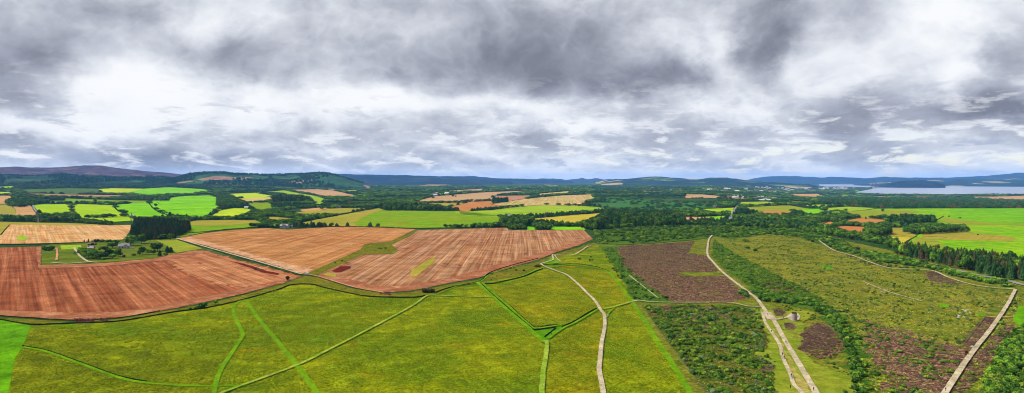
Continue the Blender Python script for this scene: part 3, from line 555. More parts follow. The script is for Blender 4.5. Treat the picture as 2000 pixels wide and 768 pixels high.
def farmat(name, a, b_, c, big=.0008, spot=None, sscale=.0014, sp=.68, fine=.01):
    m, t_, b = newmat(name); P = t_.new('ShaderNodeNewGeometry').outputs['Position']
    col = t_.mix(t_.ramp(t_.noise(P, big, 5, .6, .5), .38, .62), alb(a), alb(b_))
    col = t_.mix(t_.ramp(t_.noise(P, big*2.1, 5, .6, 1.2), .56, .62), col, alb(c))
    if spot:
        for i, s in enumerate(spot):
            v = t_.new('ShaderNodeTexVoronoi'); q = t_.mapping(P, .5+i, (1, .55, .2)); t_.l.new(q, v.inputs['Vector']); v.inputs['Scale'].default_value = sscale*(1+.4*i)
            s_ = t_.new('ShaderNodeSeparateColor'); t_.l.new(v.outputs['Color'], s_.inputs[0])
            col = t_.mix(t_.ramp(s_.outputs[0], sp, sp+.02), col, alb(s))
    col = t_.mix(1., col, t_.ramp(t_.noise(P, fine, 4, .6), .3, .7, .6, 1.4), 'MULTIPLY')
    t_.put(b.inputs['Base Color'], col); return m
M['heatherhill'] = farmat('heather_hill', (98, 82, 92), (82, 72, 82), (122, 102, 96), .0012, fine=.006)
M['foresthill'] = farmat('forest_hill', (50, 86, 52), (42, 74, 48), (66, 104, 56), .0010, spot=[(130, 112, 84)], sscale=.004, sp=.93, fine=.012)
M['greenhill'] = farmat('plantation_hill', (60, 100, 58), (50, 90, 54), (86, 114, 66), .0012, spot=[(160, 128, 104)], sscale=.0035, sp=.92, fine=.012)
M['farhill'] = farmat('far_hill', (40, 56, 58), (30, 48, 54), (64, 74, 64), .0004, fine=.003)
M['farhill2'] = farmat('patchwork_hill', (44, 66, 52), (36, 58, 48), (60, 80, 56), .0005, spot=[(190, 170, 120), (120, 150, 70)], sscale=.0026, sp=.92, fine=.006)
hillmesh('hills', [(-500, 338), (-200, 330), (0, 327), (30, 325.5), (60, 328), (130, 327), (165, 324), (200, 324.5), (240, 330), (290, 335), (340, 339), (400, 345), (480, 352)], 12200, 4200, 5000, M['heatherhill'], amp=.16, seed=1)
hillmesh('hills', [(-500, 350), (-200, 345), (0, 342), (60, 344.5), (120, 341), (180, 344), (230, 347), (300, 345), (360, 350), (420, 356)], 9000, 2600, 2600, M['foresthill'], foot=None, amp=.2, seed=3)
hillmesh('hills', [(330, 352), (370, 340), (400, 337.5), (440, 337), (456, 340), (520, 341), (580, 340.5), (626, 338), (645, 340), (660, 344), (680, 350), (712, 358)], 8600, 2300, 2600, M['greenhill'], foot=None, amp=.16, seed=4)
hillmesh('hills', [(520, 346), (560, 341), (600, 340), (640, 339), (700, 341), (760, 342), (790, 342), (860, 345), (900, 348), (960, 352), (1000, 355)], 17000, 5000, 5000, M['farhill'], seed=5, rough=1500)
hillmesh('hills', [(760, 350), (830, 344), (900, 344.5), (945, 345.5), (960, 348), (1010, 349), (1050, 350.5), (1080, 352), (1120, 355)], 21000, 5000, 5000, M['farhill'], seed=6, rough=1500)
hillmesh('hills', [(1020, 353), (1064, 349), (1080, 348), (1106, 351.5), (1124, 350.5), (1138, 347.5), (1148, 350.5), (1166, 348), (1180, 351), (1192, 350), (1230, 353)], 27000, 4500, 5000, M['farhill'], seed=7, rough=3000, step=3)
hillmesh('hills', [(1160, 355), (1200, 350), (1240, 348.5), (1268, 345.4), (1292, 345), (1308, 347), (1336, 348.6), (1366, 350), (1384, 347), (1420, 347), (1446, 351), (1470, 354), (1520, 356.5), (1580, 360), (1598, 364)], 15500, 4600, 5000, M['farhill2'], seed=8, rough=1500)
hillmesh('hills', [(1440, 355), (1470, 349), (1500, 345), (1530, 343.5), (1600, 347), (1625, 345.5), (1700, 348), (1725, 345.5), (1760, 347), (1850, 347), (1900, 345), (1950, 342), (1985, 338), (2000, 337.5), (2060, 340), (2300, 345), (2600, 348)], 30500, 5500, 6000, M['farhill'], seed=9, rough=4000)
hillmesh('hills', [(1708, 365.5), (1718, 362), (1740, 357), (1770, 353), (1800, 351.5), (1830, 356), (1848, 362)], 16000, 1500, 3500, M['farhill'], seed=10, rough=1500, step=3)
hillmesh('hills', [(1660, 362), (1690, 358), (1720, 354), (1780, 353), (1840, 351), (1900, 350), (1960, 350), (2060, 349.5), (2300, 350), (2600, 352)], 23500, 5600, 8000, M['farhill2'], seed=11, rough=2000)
# ------------------------------------------------------------------ plants: unit shapes, scaled by each tree's own size
LM = {}
LM['broad'] = leafmat('broadleaf_leaves', [(44, 70, 20), (62, 92, 24), (38, 62, 24), (80, 108, 30), (52, 82, 22)], .5, LG=.85)
LM['bright'] = leafmat('pale_leaves', [(92, 132, 36), (112, 148, 40), (78, 118, 30)], .55)
LM['conifer'] = leafmat('conifer_needles', [(28, 56, 28), (38, 66, 30), (24, 48, 26), (46, 72, 32)], .5, LG=.75)
LM['rusty'] = leafmat('rusty_needles', [(70, 62, 38), (56, 60, 30), (84, 70, 44)], .5, LG=.9)
LM['scrub'] = leafmat('scrub_leaves', [(76, 106, 26), (98, 128, 32), (56, 86, 24), (118, 138, 42), (48, 76, 26), (88, 116, 30), (104, 112, 44)], .5, mot=2)
LM['darkscrub'] = leafmat('dark_scrub_leaves', [(46, 78, 24), (66, 100, 28), (38, 66, 24), (84, 116, 40)], .5, mot=2)
LM['greyscrub'] = leafmat('grey_scrub_leaves', [(86, 104, 74), (66, 92, 50), (104, 118, 84)], .5, mot=2)
LM['heather'] = leafmat('heather_sprigs', [(98, 68, 54), (62, 42, 34), (122, 94, 76), (92, 82, 44), (108, 72, 64), (78, 52, 42)], .6, mot=2, LG=.82)
LM['tuft'] = leafmat('grass_blades', [(118, 138, 14), (134, 146, 18), (92, 118, 10), (142, 132, 24), (104, 130, 12), (74, 96, 10)], .65, mot=1, LG=1.12)
LM['mtuft'] = leafmat('moor_grass_blades', [(126, 132, 36), (150, 146, 44), (100, 118, 32), (150, 134, 84), (84, 104, 28)], .7, mot=1)
LM['magenta'] = leafmat('willowherb_flowers', [(128, 48, 88), (108, 52, 70), (92, 78, 50)], .6)
LM['brownbush'] = leafmat('brown_bush_leaves', [(66, 58, 28), (54, 56, 24), (78, 64, 36)], .5)
LM['bark'] = plain('bark', (92, 76, 60), .9, .1)
def leafball(v, f, c, rx, rz, n, s, rg, flat=.6, inner=True, zmin=None):
    for _ in range(n):
        d = rg.normal(size=3); d /= np.linalg.norm(d)
        if d[2] < -.35: d[2] *= -1
        k = rg.uniform(.82, 1.08); p = np.array(c)+d*np.array((rx, rx, rz))*k
        nn = d*flat+rg.normal(size=3)*.5; nn /= np.linalg.norm(nn)
        u = np.cross(nn, rg.normal(size=3)); u /= max(np.linalg.norm(u), 1e-6); w_ = np.cross(nn, u); q = s*rg.uniform(.6, 1.25); b = len(v)
        for a, e in ((-1, -.6), (.2, -1), (1, .3), (-.1, 1)): v.append(tuple(p+u*a*q+w_*e*q))
        f.append((b, b+1, b+2, b+3))
    if inner:
        b = len(v); nu, nv = 8, 4
        for i in range(nv+1):
            th = math.pi*i/nv
            for j in range(nu):
                ph = 2*math.pi*j/nu; k = .84*(1+.16*mnoise.noise((i*1.7+c[0]*9, j*2.1, c[2]*7)))
                v.append((c[0]+rx*k*math.sin(th)*math.cos(ph), c[1]+rx*k*math.sin(th)*math.sin(ph), c[2]+rz*k*math.cos(th)))
        for i in range(nv):
            for j in range(nu): f.append((b+i*nu+j, b+(i+1)*nu+j, b+(i+1)*nu+(j+1) % nu, b+i*nu+(j+1) % nu))
def crown_broad(seed, n=8, q=46, tall=1.):
    rg = np.random.default_rng(seed); v = []; f = []
    leafball(v, f, (0, 0, .52), .36, .36, q*2, .06, rg)
    for i in range(n):
        a = 2*math.pi*i/n+rg.uniform(-.4, .4); rr = rg.uniform(.16, .33); z = rg.uniform(.3, .78); k = 1-.5*max(0, z-.5)
        leafball(v, f, (rr*math.cos(a)*k, rr*math.sin(a)*k, z), rg.uniform(.14, .22), rg.uniform(.13, .2), q, .055, rg)
    return v, f
def crown_con(seed, tiers=9, q=13):
    rg = np.random.default_rng(seed); v = []; f = []
    for i in range(tiers):
        z0 = .10+.82*i/tiers; z1 = min(1., z0+.24); R = .46*(1-(i/tiers)**1.15)+.05; b = len(v); v.append((0, 0, z1))
        for j in range(q*2):
            a = math.pi*j/q+rg.uniform(-.1, .1); r_ = R*(rg.uniform(.85, 1.1) if j % 2 == 0 else rg.uniform(.5, .68))
            v.append((r_*math.cos(a), r_*math.sin(a), z0+(-.03 if j % 2 == 0 else .03)+rg.uniform(-.02, .02)))
        for j in range(q*2): f.append((b, b+1+j, b+1+(j+1) % (q*2)))
    leafball(v, f, (0, 0, .45), .3, .42, 60, .05, rg, inner=False)
    return v, f
def crown_pine(seed):
    rg = np.random.default_rng(seed); v = []; f = []
    for i in range(7):
        a = rg.uniform(0, 6.28); rr = rg.uniform(0, .24); z = .45+.5*i/7
        leafball(v, f, (rr*math.cos(a), rr*math.sin(a), z), rg.uniform(.16, .26)*(1.2-.5*i/7), rg.uniform(.09, .14), 40, .05, rg)
    return v, f
def shrub_shape(seed, n=5, q=26, s=.09):
    rg = np.random.default_rng(seed); v = []; f = []
    leafball(v, f, (0, 0, .42), .36, .42, q*2, s, rg)
    for i in range(n):
        a = 2*math.pi*i/n+rg.uniform(-.5, .5); rr = rg.uniform(.2, .34)
        leafball(v, f, (rr*math.cos(a), rr*math.sin(a), rg.uniform(.25, .6)), rg.uniform(.15, .24), rg.uniform(.2, .3), q, s, rg)
    return v, f
def tuft_shape(seed, n=11, spread=.35):
    rg = np.random.default_rng(seed); v = []; f = []
    for i in range(n):
        a = rg.uniform(0, 6.28); b = len(v); r0 = rg.uniform(0, .22); l = rg.uniform(.15, spread)+.1; wd = .12
        x, y = r0*math.cos(a), r0*math.sin(a); c, s = math.cos(a), math.sin(a)
        v += [(x-s*wd, y+c*wd, 0), (x+s*wd, y-c*wd, 0), (x+c*l, y+s*l, rg.uniform(.6, 1))]; f.append((b, b+1, b+2))
    return v, f
def trunk(seed, hgt=.5, r=.03, limbs=4):
    rg = np.random.default_rng(seed); m = MB(); m.tube((0, 0, -.03), (.01, .01, hgt), r, r*.55)
    for i in range(limbs):
        a = rg.uniform(0, 6.28); m.tube((0, 0, hgt*rg.uniform(.5, .95)), (.25*math.cos(a), .25*math.sin(a), hgt+.15), r*.45, r*.18, 5)
    return m
def shape(name, vf, m): return mesh(name, vf[0], vf[1], m)
KIND = {}
def addkind(k, tname, cat, crowns, tr):           # crowns: meshes; tr: trunk mesh or None
    KIND[k] = (tname, cat, crowns, tr)
addkind('broad', 'broadleaf_tree', 'tree', [shape('crown', crown_broad(i+10, 7+i % 3), LM['broad']) for i in range(5)], trunk(1, .5, .028).mesh('trunk', LM['bark']))
addkind('pale', 'broadleaf_tree', 'tree', [shape('crown', crown_broad(i+30, 6), LM['bright']) for i in range(2)], trunk(2, .5, .028).mesh('trunk', LM['bark']))
addkind('con', 'conifer_tree', 'tree', [shape('crown', crown_con(i+50), LM['conifer']) for i in range(4)], trunk(3, .9, .022, 0).mesh('trunk', LM['bark']))
addkind('rust', 'conifer_tree', 'tree', [shape('crown', crown_con(i+60), LM['rusty']) for i in range(2)], trunk(4, .9, .022, 0).mesh('trunk', LM['bark']))
addkind('pine', 'pine_tree', 'tree', [shape('crown', crown_pine(i+70), LM['conifer']) for i in range(3)], trunk(5, .8, .022, 3).mesh('trunk', LM['bark']))
addkind('shrub', 'shrub', 'shrub', [shape('shrub', shrub_shape(i+80), LM['scrub']) for i in range(4)], None)
addkind('dshrub', 'shrub', 'shrub', [shape('shrub', shrub_shape(i+90), LM['darkscrub']) for i in range(3)], None)
addkind('gshrub', 'shrub', 'shrub', [shape('shrub', shrub_shape(i+95), LM['greyscrub']) for i in range(2)], None)
addkind('bshrub', 'shrub', 'shrub', [shape('shrub', shrub_shape(i+98), LM['brownbush']) for i in range(2)], None)
POOL = {'tree_b': [], 'tree_c': [], 'shrub': []}
FAM = {'broad': 'tree_b', 'pale': 'tree_b', 'con': 'tree_c', 'rust': 'tree_c', 'pine': 'tree_c', 'shrub': 'shrub', 'dshrub': 'shrub', 'gshrub': 'shrub', 'bshrub': 'shrub'}
def put(kind, x, y, h, wd, label=None, group=None, force=False):
    POOL[FAM[kind]].append((kind, float(x), float(y), float(h), float(wd), label, group, force))
def solo(px, py, hp, wp, kind, label):            # a tree that stands alone: base point, height and width as seen
    x, y = gp([(px, py)])[0]; r = math.hypot(x, y); k = math.hypot(r, H)*math.cos(math.atan2(x, y))/F
    put(kind, x, y, hp*k*1.15, wp*k*1.12, label, None, True)
def polyw(P): return gp(dens(P, 12))
def scatter(W, sp, jit=.45, keepout=True, dens_=None, pathpad=1.):
    lo = W.min(0); hi = W.max(0); xs = np.arange(lo[0], hi[0], sp); ys = np.arange(lo[1], hi[1], sp)
    X, Y = np.meshgrid(xs, ys); X = X.ravel()+rng.uniform(-jit, jit, X.size)*sp; Y = Y.ravel()+rng.uniform(-jit, jit, Y.size)*sp
    k = pip(X, Y, W); X = X[k]; Y = Y[k]
    px, py = topx(X, Y); k = (px > -40) & (px < 2040) & (py < 800); X = X[k]; Y = Y[k]
    if keepout:
        k = np.ones(len(X), bool)
        for L, wd in PATHS:
            if L[:, 0].max() < lo[0]-5 or L[:, 0].min() > hi[0]+5 or L[:, 1].max() < lo[1]-5 or L[:, 1].min() > hi[1]+5: continue
            k &= dline(X, Y, L) > wd/2+pathpad
        X = X[k]; Y = Y[k]
    if dens_ is not None and len(X):
        n = np.array([mnoise.fractal((a/dens_[0], b/dens_[0], dens_[2] if len(dens_) > 2 else 0), 1., 2., 3) for a, b in zip(X, Y)])
        k = n > dens_[1]; X = X[k]; Y = Y[k]
    return X, Y
HILLT = []
def wood(P, sp, mix, hm, label, group, dens_=None, wr=.62, keep=True):
    W = polyw(P); X, Y = scatter(W, sp, dens_=dens_, keepout=keep); ks = list(mix); pr = np.array([mix[k] for k in ks], float); pr /= pr.sum()
    for x, y in zip(X, Y):
        k = ks[rng.choice(len(ks), p=pr)]; h = hm*rng.uniform(.72, 1.15)
        if k in ('con', 'rust'): wd = h*rng.uniform(.42, .55); 
        else: wd = max(h*wr, sp*1.15)*rng.uniform(.85, 1.2)
        nm = {'broad': 'dark broadleaf tree', 'pale': 'pale green broadleaf tree', 'con': 'dark green conifer', 'rust': 'rusty brown conifer', 'pine': 'dark pine', 'shrub': 'green shrub', 'dshrub': 'dark green shrub', 'gshrub': 'grey green shrub', 'bshrub': 'brown shrub'}[k]
        put(k, x, y, h, wd, nm+' '+label, nm+' '+group)
    OPEN.append(W)
# --- woods with trees one can tell apart
wood([(256, 462), (268, 467), (300, 469), (340, 465), (366, 455), (372, 448), (362, 446), (330, 444), (290, 446), (262, 450)], 6.5, {'con': 8, 'rust': 2}, 19, 'in the square plantation behind the farm garden', 'in the plantation behind the farm garden')
wood([(262, 443), (300, 446), (352, 441), (345, 438), (300, 437), (264, 438)], 7, {'rust': 5, 'con': 5}, 17, 'in the reddish block just beyond the square plantation', 'in the far plantation block')
wood([(-40, 431), (40, 434), (75, 435), (150, 435), (152, 430), (120, 429), (60, 430), (0, 427), (-40, 426)], 10, {'broad': 8, 'pale': 1}, 14, 'in the tree belt beyond the pale striped field', 'in the belt beyond the pale striped field', wr=.8)
wood([(148, 436), (218, 441), (220, 438), (160, 432)], 9, {'broad': 8}, 9, 'in the thin end of the belt beside the bright fields', 'in the thin end of the belt', wr=.8)
wood([(15, 403), (42, 406), (66, 402), (82, 398), (78, 390), (60, 385), (30, 386), (25, 394)], 15, {'broad': 8, 'con': 2}, 16, 'in the wood around the white steading far left', 'in the wood far left', wr=.8)
wood([(95, 394), (125, 393), (125, 388), (98, 386)], 14, {'broad': 8}, 16, 'in the small copse above the light green field', 'in the small copse above the light green field')
wood([(222, 392), (330, 393), (332, 387), (260, 387)], 15, {'broad': 8, 'con': 2}, 15, 'in the dark belt above the brightest green fields', 'in the dark belt above the brightest fields')
wood([(534, 399), (560, 398), (585, 397), (606, 393), (590, 388), (545, 387), (532, 391)], 14, {'con': 5, 'rust': 3, 'broad': 3}, 24, 'in the dark wood between lime green fields', 'in the dark wood between the lime fields')
wood([(424, 404), (440, 407), (480, 404), (480, 398), (455, 390), (440, 380), (425, 378)], 14, {'broad': 8}, 15, 'in the wood right of the brightest green field', 'in the wood right of the brightest field', wr=.8)
wood([(750, 412), (866, 412.6), (860, 408), (820, 404), (742, 403)], 12, {'broad': 4, 'con': 4, 'rust': 1}, 18, 'in the dark wood at the top of the long green field', 'in the wood topping the long green field', wr=.7)
wood([(961, 397.5), (994, 395.5), (992, 392), (962, 392.5)], 10, {'con': 8}, 20, 'in the small square copse on the pink stubble', 'in the square copse on the pink stubble')
wood([(978, 440), (1005, 443), (1045, 441), (1040, 434), (1000, 431), (980, 433)], 9, {'broad': 8, 'con': 1}, 16, 'in the copse beside the lone white house', 'in the copse beside the lone white house', wr=.8)
wood([(994, 448.5), (1028, 448.5), (1028, 445), (996, 445)], 7, {'dshrub': 8, 'broad': 4}, 9, 'in the low clump at the corner of the pink field', 'in the low clump at the field corner', wr=1.)
wood([(1046, 449), (1076, 449), (1074, 445), (1048, 445)], 7, {'broad': 8}, 9, 'in the clump between the two small bright paddocks', 'in the clump between the paddocks', wr=1.)
wood([(1045, 441), (1090, 442), (1090, 438.5), (1050, 437)], 9, {'broad': 6, 'con': 2}, 13, 'in the row behind the small bright paddock', 'in the row behind the paddock', wr=.7)
wood([(1092, 442.5), (1124, 442.5), (1124, 441), (1092, 441)], 10, {'broad': 8}, 8, 'in the thin row right of the bright paddock', 'in the thin row right of the paddock')
wood([(1136, 447), (1158, 452), (1170, 445), (1180, 430), (1160, 434), (1140, 440)], 9, {'broad': 5, 'bshrub': 1}, 15, 'at the corner of the great wood by the pink field', 'at the corner of the great wood', wr=.85)
wood([(1150, 450), (1180, 436), (1186, 418), (1240, 424), (1330, 428), (1340, 438), (1320, 443), (1250, 444), (1200, 444), (1170, 448)], 9.5, {'broad': 5, 'con': 5, 'rust': 1, 'pine': 2}, 17, 'in the front of the great wood above the moor', 'in the front of the great wood', wr=.7)
wood([(1344, 441), (1400, 441), (1400, 437), (1346, 437)], 10, {'broad': 4, 'pine': 3}, 9, 'in the row below the small tan field', 'in the row below the small tan field', wr=.8)
wood([(1344, 438), (1354, 438), (1354, 436), (1344, 436)], 12, {'rust': 8}, 20, 'standing tall before the small tan field', 'standing tall before the small tan field')
wood([(1430, 424), (1470, 424), (1476, 419), (1450, 416), (1436, 418)], 11, {'pine': 5, 'con': 5}, 17, 'in the clump right of the grey road', 'in the clump right of the grey road')
wood([(1400, 443), (1500, 447), (1600, 452), (1602, 441), (1560, 437), (1500, 434), (1440, 430), (1425, 436)], 10, {'pine': 5, 'broad': 6}, 11, 'in the wood along the far edge of the moor', 'in the wood along the far edge of the moor', wr=.75)
wood([(1560, 452), (1600, 457), (1660, 468), (1700, 474), (1742, 487), (1752, 484), (1750, 475), (1700, 464), (1660, 459), (1610, 447), (1570, 445)], 8.5, {'broad': 8, 'con': 2, 'pale': 1}, 10, 'in the slanting wood below the orange fields', 'in the slanting wood below the orange fields', wr=.8)
wood([(1684, 462), (1734, 462), (1740, 456), (1730, 452), (1690, 453)], 9, {'broad': 8}, 14, 'in the round copse beside the orange fields', 'in the round copse by the orange fields', wr=.85)
wood([(1733, 439), (1760, 441), (1828, 438), (1825, 432), (1760, 430), (1738, 432)], 9, {'pine': 6, 'broad': 5}, 17, 'in the upper copse on the bright green pasture', 'in the upper copse on the pasture', wr=.75)
wood([(1764, 457), (1800, 459), (1850, 456), (1890, 454), (1884, 449), (1840, 446), (1780, 448)], 9, {'broad': 8}, 13, 'in the lower copse on the bright green pasture', 'in the lower copse on the pasture', wr=.85)
wood([(1588, 424), (1650, 428), (1672, 426), (1664, 421), (1636, 424), (1600, 420)], 12, {'broad': 8}, 8, 'in the row between the orange fields and the farm shed', 'in the row by the farm shed', wr=.8)
wood([(1745, 497), (1800, 510), (1850, 521), (1920, 537), (1965, 546), (2040, 560), (2060, 535), (2000, 520), (1930, 511), (1850, 503), (1800, 495), (1755, 488)], 7.5, {'con': 5, 'rust': 3, 'broad': 3, 'pale': .5}, 16, 'in the belt behind the grey road', 'in the belt behind the grey road', wr=.6)
wood([(1960, 672), (1990, 640), (2040, 640), (2080, 790), (1905, 790), (1940, 710)], 3.4, {'dshrub': 5, 'shrub': 4, 'broad': 2, 'pale': 2}, 3.6, 'in the thicket at the lower right corner', 'in the lower right thicket', wr=.8)
wood([(1680, 500), (1735, 515), (1780, 520), (1830, 528), (1880, 545), (1960, 560), (1990, 562), (1960, 552), (1900, 540), (1815, 517), (1740, 500), (1690, 492)], 5.6, {'shrub': 3, 'dshrub': 5, 'pale': 2, 'broad': 2}, 4.5, 'in the green belt between gravel path and road', 'in the green belt by the road', wr=.9)
wood([(1596, 597), (1618, 604), (1639, 622), (1656, 648), (1664, 670), (1676, 705), (1684, 740), (1688, 790), (1668, 790), (1668, 740), (1660, 705), (1648, 672), (1636, 640), (1610, 618), (1590, 608)], 3.6, {'dshrub': 8, 'shrub': 2}, 4., 'in the dark curving row of bushes on the moor', 'in the dark curving row on the moor', wr=1.)
wood([(1440, 576), (1500, 590), (1560, 596), (1600, 600), (1590, 592), (1500, 578), (1450, 566)], 4.2, {'dshrub': 8, 'shrub': 2}, 3.6, 'in the dark line of bushes behind the cairn', 'in the dark line behind the cairn', wr=1.)
wood([(146, 500), (158, 501), (170, 508), (205, 508), (190, 495), (160, 487), (148, 489)], 4.6, {'shrub': 6, 'pale': 3}, 5, 'in the rough part of the farm garden', 'in the rough part of the farm garden', wr=.9)
wood([(160, 474.5), (242, 474), (243, 472.5), (160, 473)], 8, {'dshrub': 4, 'con': 3}, 5.5, 'in the row closing the farm garden at the back', 'in the row behind the farm garden', wr=.8)
# --- trees that stand alone (base point, height, width as seen)
for a in [
 (255, 480, 19, 25, 'broad', 'largest round dark tree beside the slate roofed farmhouse'), (276, 476, 18, 18, 'broad', 'round tree between the largest round one and the tall narrow one'),
 (293, 475, 25, 13, 'broad', 'tall narrow dark tree in front of the plantation'), (318, 469, 11, 18, 'broad', 'low wide tree at the front corner of the plantation'), (333, 469, 12, 14, 'broad', 'dark rounded tree at the right end of the plantation front'),
 (220, 485, 13, 20, 'broad', 'broad tree just left of the slate roofed farmhouse'), (206, 491, 10, 13, 'broad', 'small dark tree in the middle of the farm garden'), (195, 491, 9, 10, 'pale', 'yellow green tree beside the garden sheds'),
 (214, 500, 14, 17, 'broad', 'rounded tree in front of the farmhouse, left of a darker one'), (231, 502, 16, 15, 'broad', 'dark tree in front of the farmhouse, nearest the little white hut'), (181, 504, 14, 24, 'broad', 'wide tree at the left of the garden front row'),
 (201, 506, 13, 26, 'broad', 'widest tree in the garden front row'), (220, 506, 10, 16, 'pale', 'small light green tree at the right of the garden front row'), (160, 496, 7, 17, 'broad', 'low wide tree beside the garden track'),
 (272, 500, 11, 8, 'broad', 'dark small tree at the edge of the red field, left of the pair'), (279, 497, 14, 15, 'broad', 'green rounded tree right of the farmhouse lawn'), (289, 497, 11, 13, 'pale', 'light rounded tree right of the farmhouse lawn'), (299, 497, 9, 13, 'broad', 'low tree in front of the large round garden tree'),
 (308, 491, 15, 22, 'broad', 'large round tree in the right part of the garden'), (299, 486, 11, 12, 'broad', 'darker tree behind the large round garden tree'), (312, 502, 13, 10, 'con', 'dark conifer at the very edge of the red field'), (327, 494, 13, 11, 'con', 'left one of two conifers at the garden right end'), (334, 494, 11, 11, 'con', 'right one of two conifers at the garden right end'),
 (324, 499, 5, 9, 'shrub', 'light shrub below the two garden conifers'), (261, 500, 5, 8, 'dshrub', 'small dark shrub on the garden lawn edge'), (88, 490, 10, 13, 'dshrub', 'left half of the dark clump at the garden left end'), (100, 490, 10, 13, 'dshrub', 'right half of the dark clump at the garden left end'),
 (224, 476, 7, 10, 'broad', 'pointed tree in the hedge behind the farmhouse'), (396, 602, 11, 17, 'dshrub', 'big dark bush on the dyke below the red field'), (384, 604, 6, 10, 'dshrub', 'smaller bush just left of the big dark one'), (372, 605, 4, 5, 'dshrub', 'smallest bush left of the two dark ones'), (421, 595, 9, 8, 'pale', 'small light green tree on the dyke below the red field'),
 (830, 572, 9, 15, 'bshrub', 'left brown bush where the mown paths meet'), (842, 572, 9, 15, 'bshrub', 'right brown bush where the mown paths meet'), (562, 548, 9, 7, 'bshrub', 'brown bush on the headland near the field corner'), (1050, 522, 5, 14, 'bshrub', 'dark flat bush beside the start of the gravel path'), (1131, 507, 4, 7, 'dshrub', 'single dark bush above the mown arc'),
 (1152, 510, 4, 4, 'dshrub', 'left dot like bush of three above the arc'), (1157, 509, 4, 4, 'dshrub', 'right dot like bush of three above the arc'), (1154, 503, 3, 4, 'dshrub', 'uppermost of three small bushes above the arc'), (997, 524, 3, 5, 'bshrub', 'brown bush right on the edge of the pink field'), (1008, 529, 3, 5, 'bshrub', 'tiny bush on the wedge of rough grass'), (1023, 530, 4, 5, 'bshrub', 'tiny bush on the wedge nearest the gravel path'), (960, 536, 4, 7, 'dshrub', 'bush where the dyke turns below the pink field'),
 (503, 445, 9, 8, 'broad', 'round tree at the right end of the green field by the white farm'), (541, 442, 9, 9, 'broad', 'tree standing left behind the white farm'), (549, 442, 9, 9, 'broad', 'tree close behind the white farm'), (570, 441, 11, 12, 'broad', 'tallest tree right behind the white farm'), (591, 442, 7, 10, 'broad', 'round tree in the hedge right of the white farm'),
 (632, 443, 5, 5, 'broad', 'small tree in the hedge above the golden field'), (649, 442, 7, 7, 'broad', 'dark round tree in the hedge above the golden field'), (938, 443, 8, 11, 'broad', 'round tree in the hedge above the pink field'), (958, 442, 5, 5, 'broad', 'slim tree in the hedge above the pink field'), (969, 441, 7, 12, 'broad', 'wide tree in the hedge nearest the dark copse'),
 (537, 443, 4, 3, 'con', 'little dark conifer on the white farm lawn'), (655, 515, 3, 3, 'dshrub', 'left bush on the strip between the two stubble fields'), (668, 511, 3, 3, 'dshrub', 'right bush on the strip between the two stubble fields'), (742, 487, 3, 9, 'dshrub', 'low bush on the grassy notch between the stubble fields'), (753, 486, 3, 5, 'dshrub', 'smaller bush on the grassy notch'),
 (304, 404, 6, 7, 'broad', 'lone round tree on the brightest green field'), (171, 398, 5, 5, 'broad', 'round tree left of the farm sheds'), (186, 397, 7, 7, 'broad', 'dark tree at the left end of the farm sheds'), (885, 385, 5, 6, 'broad', 'lone tree on the wide tan field'), (846, 388, 4, 6, 'broad', 'lone tree at the left end of the tan field'), (890, 385, 3, 4, 'broad', 'smaller tree beside the lone one on the tan field'),
 (1385, 418, 7, 9, 'broad', 'tree between the two small bright fields'), (1652, 413, 5, 8, 'broad', 'round tree beside the long shed'), (1724, 414, 6, 7, 'broad', 'tree on the olive pasture above the copses'), (1460, 486, 5, 10, 'dshrub', 'dark bush on the yellow moor'), (1475, 491, 6, 8, 'dshrub', 'bigger dark bush on the yellow moor'), (1456, 472, 5, 14, 'dshrub', 'wide dark bush near the far edge of the yellow moor'),
 (1671, 427, 6, 6, 'broad', 'tree on the right of the small farm row'), (1691, 428, 5, 4, 'con', 'slim dark tree above the orange field'), (1875, 427, 3, 5, 'dshrub', 'left bush on the bright pasture'), (1853, 424, 3, 4, 'dshrub', 'bush at the gap above the copses'), (1910, 460, 3, 4, 'dshrub', 'bush right of the lower copse'),
]: solo(*a)
# --- unnamed woodland fills everything that is not a field
la = np.arange(math.log(1250), math.log(9500), .0082); aa = np.arange(math.radians(-41), math.radians(41), .0078)
A_, L_ = np.meshgrid(aa, la); A_ = A_.ravel()+rng.uniform(-.5, .5, A_.size)*.0078; L_ = L_.ravel()+rng.uniform(-.5, .5, L_.size)*.0082
R_ = np.exp(L_); X = R_*np.sin(A_); Y = R_*np.cos(A_)
px, py = topx(X, Y); k = (py < 447) & (px > -30) & (px < 2030)
k &= ~((px < 265) & (py > 430)) & ~((px > 260) & (px < 1150) & (py > 445))
X = X[k]; Y = Y[k]
W0 = polyw([(1168, 452), (1300, 441), (1400, 443), (1560, 450), (1640, 470), (1760, 494), (2060, 552), (2400, 900), (1200, 900)])
k = ~pip(X, Y, W0)
for W in OPEN: k &= ~pip(X, Y, W)
for L, wd in PATHS: k &= dline(X, Y, L) > 8
k &= ~pip(X, Y, polyw([(0, 398), (64, 399), (80, 424), (140, 432), (-30, 432)]))
X = X[k]; Y = Y[k]; R_ = np.hypot(X, Y)
dn_ = np.array([mnoise.fractal((a/420, b/700, 2), 1., 2., 3) for a, b in zip(X, Y)]); tn = np.array([mnoise.noise((a/260, b/420, 8)) for a, b in zip(X, Y)])
px, py = topx(X, Y)
k = dn_ > -.34; k |= (px < 420) & (py < 372)
X = X[k]; Y = Y[k]; R_ = R_[k]; tn = tn[k]; px = px[k]; py = py[k]
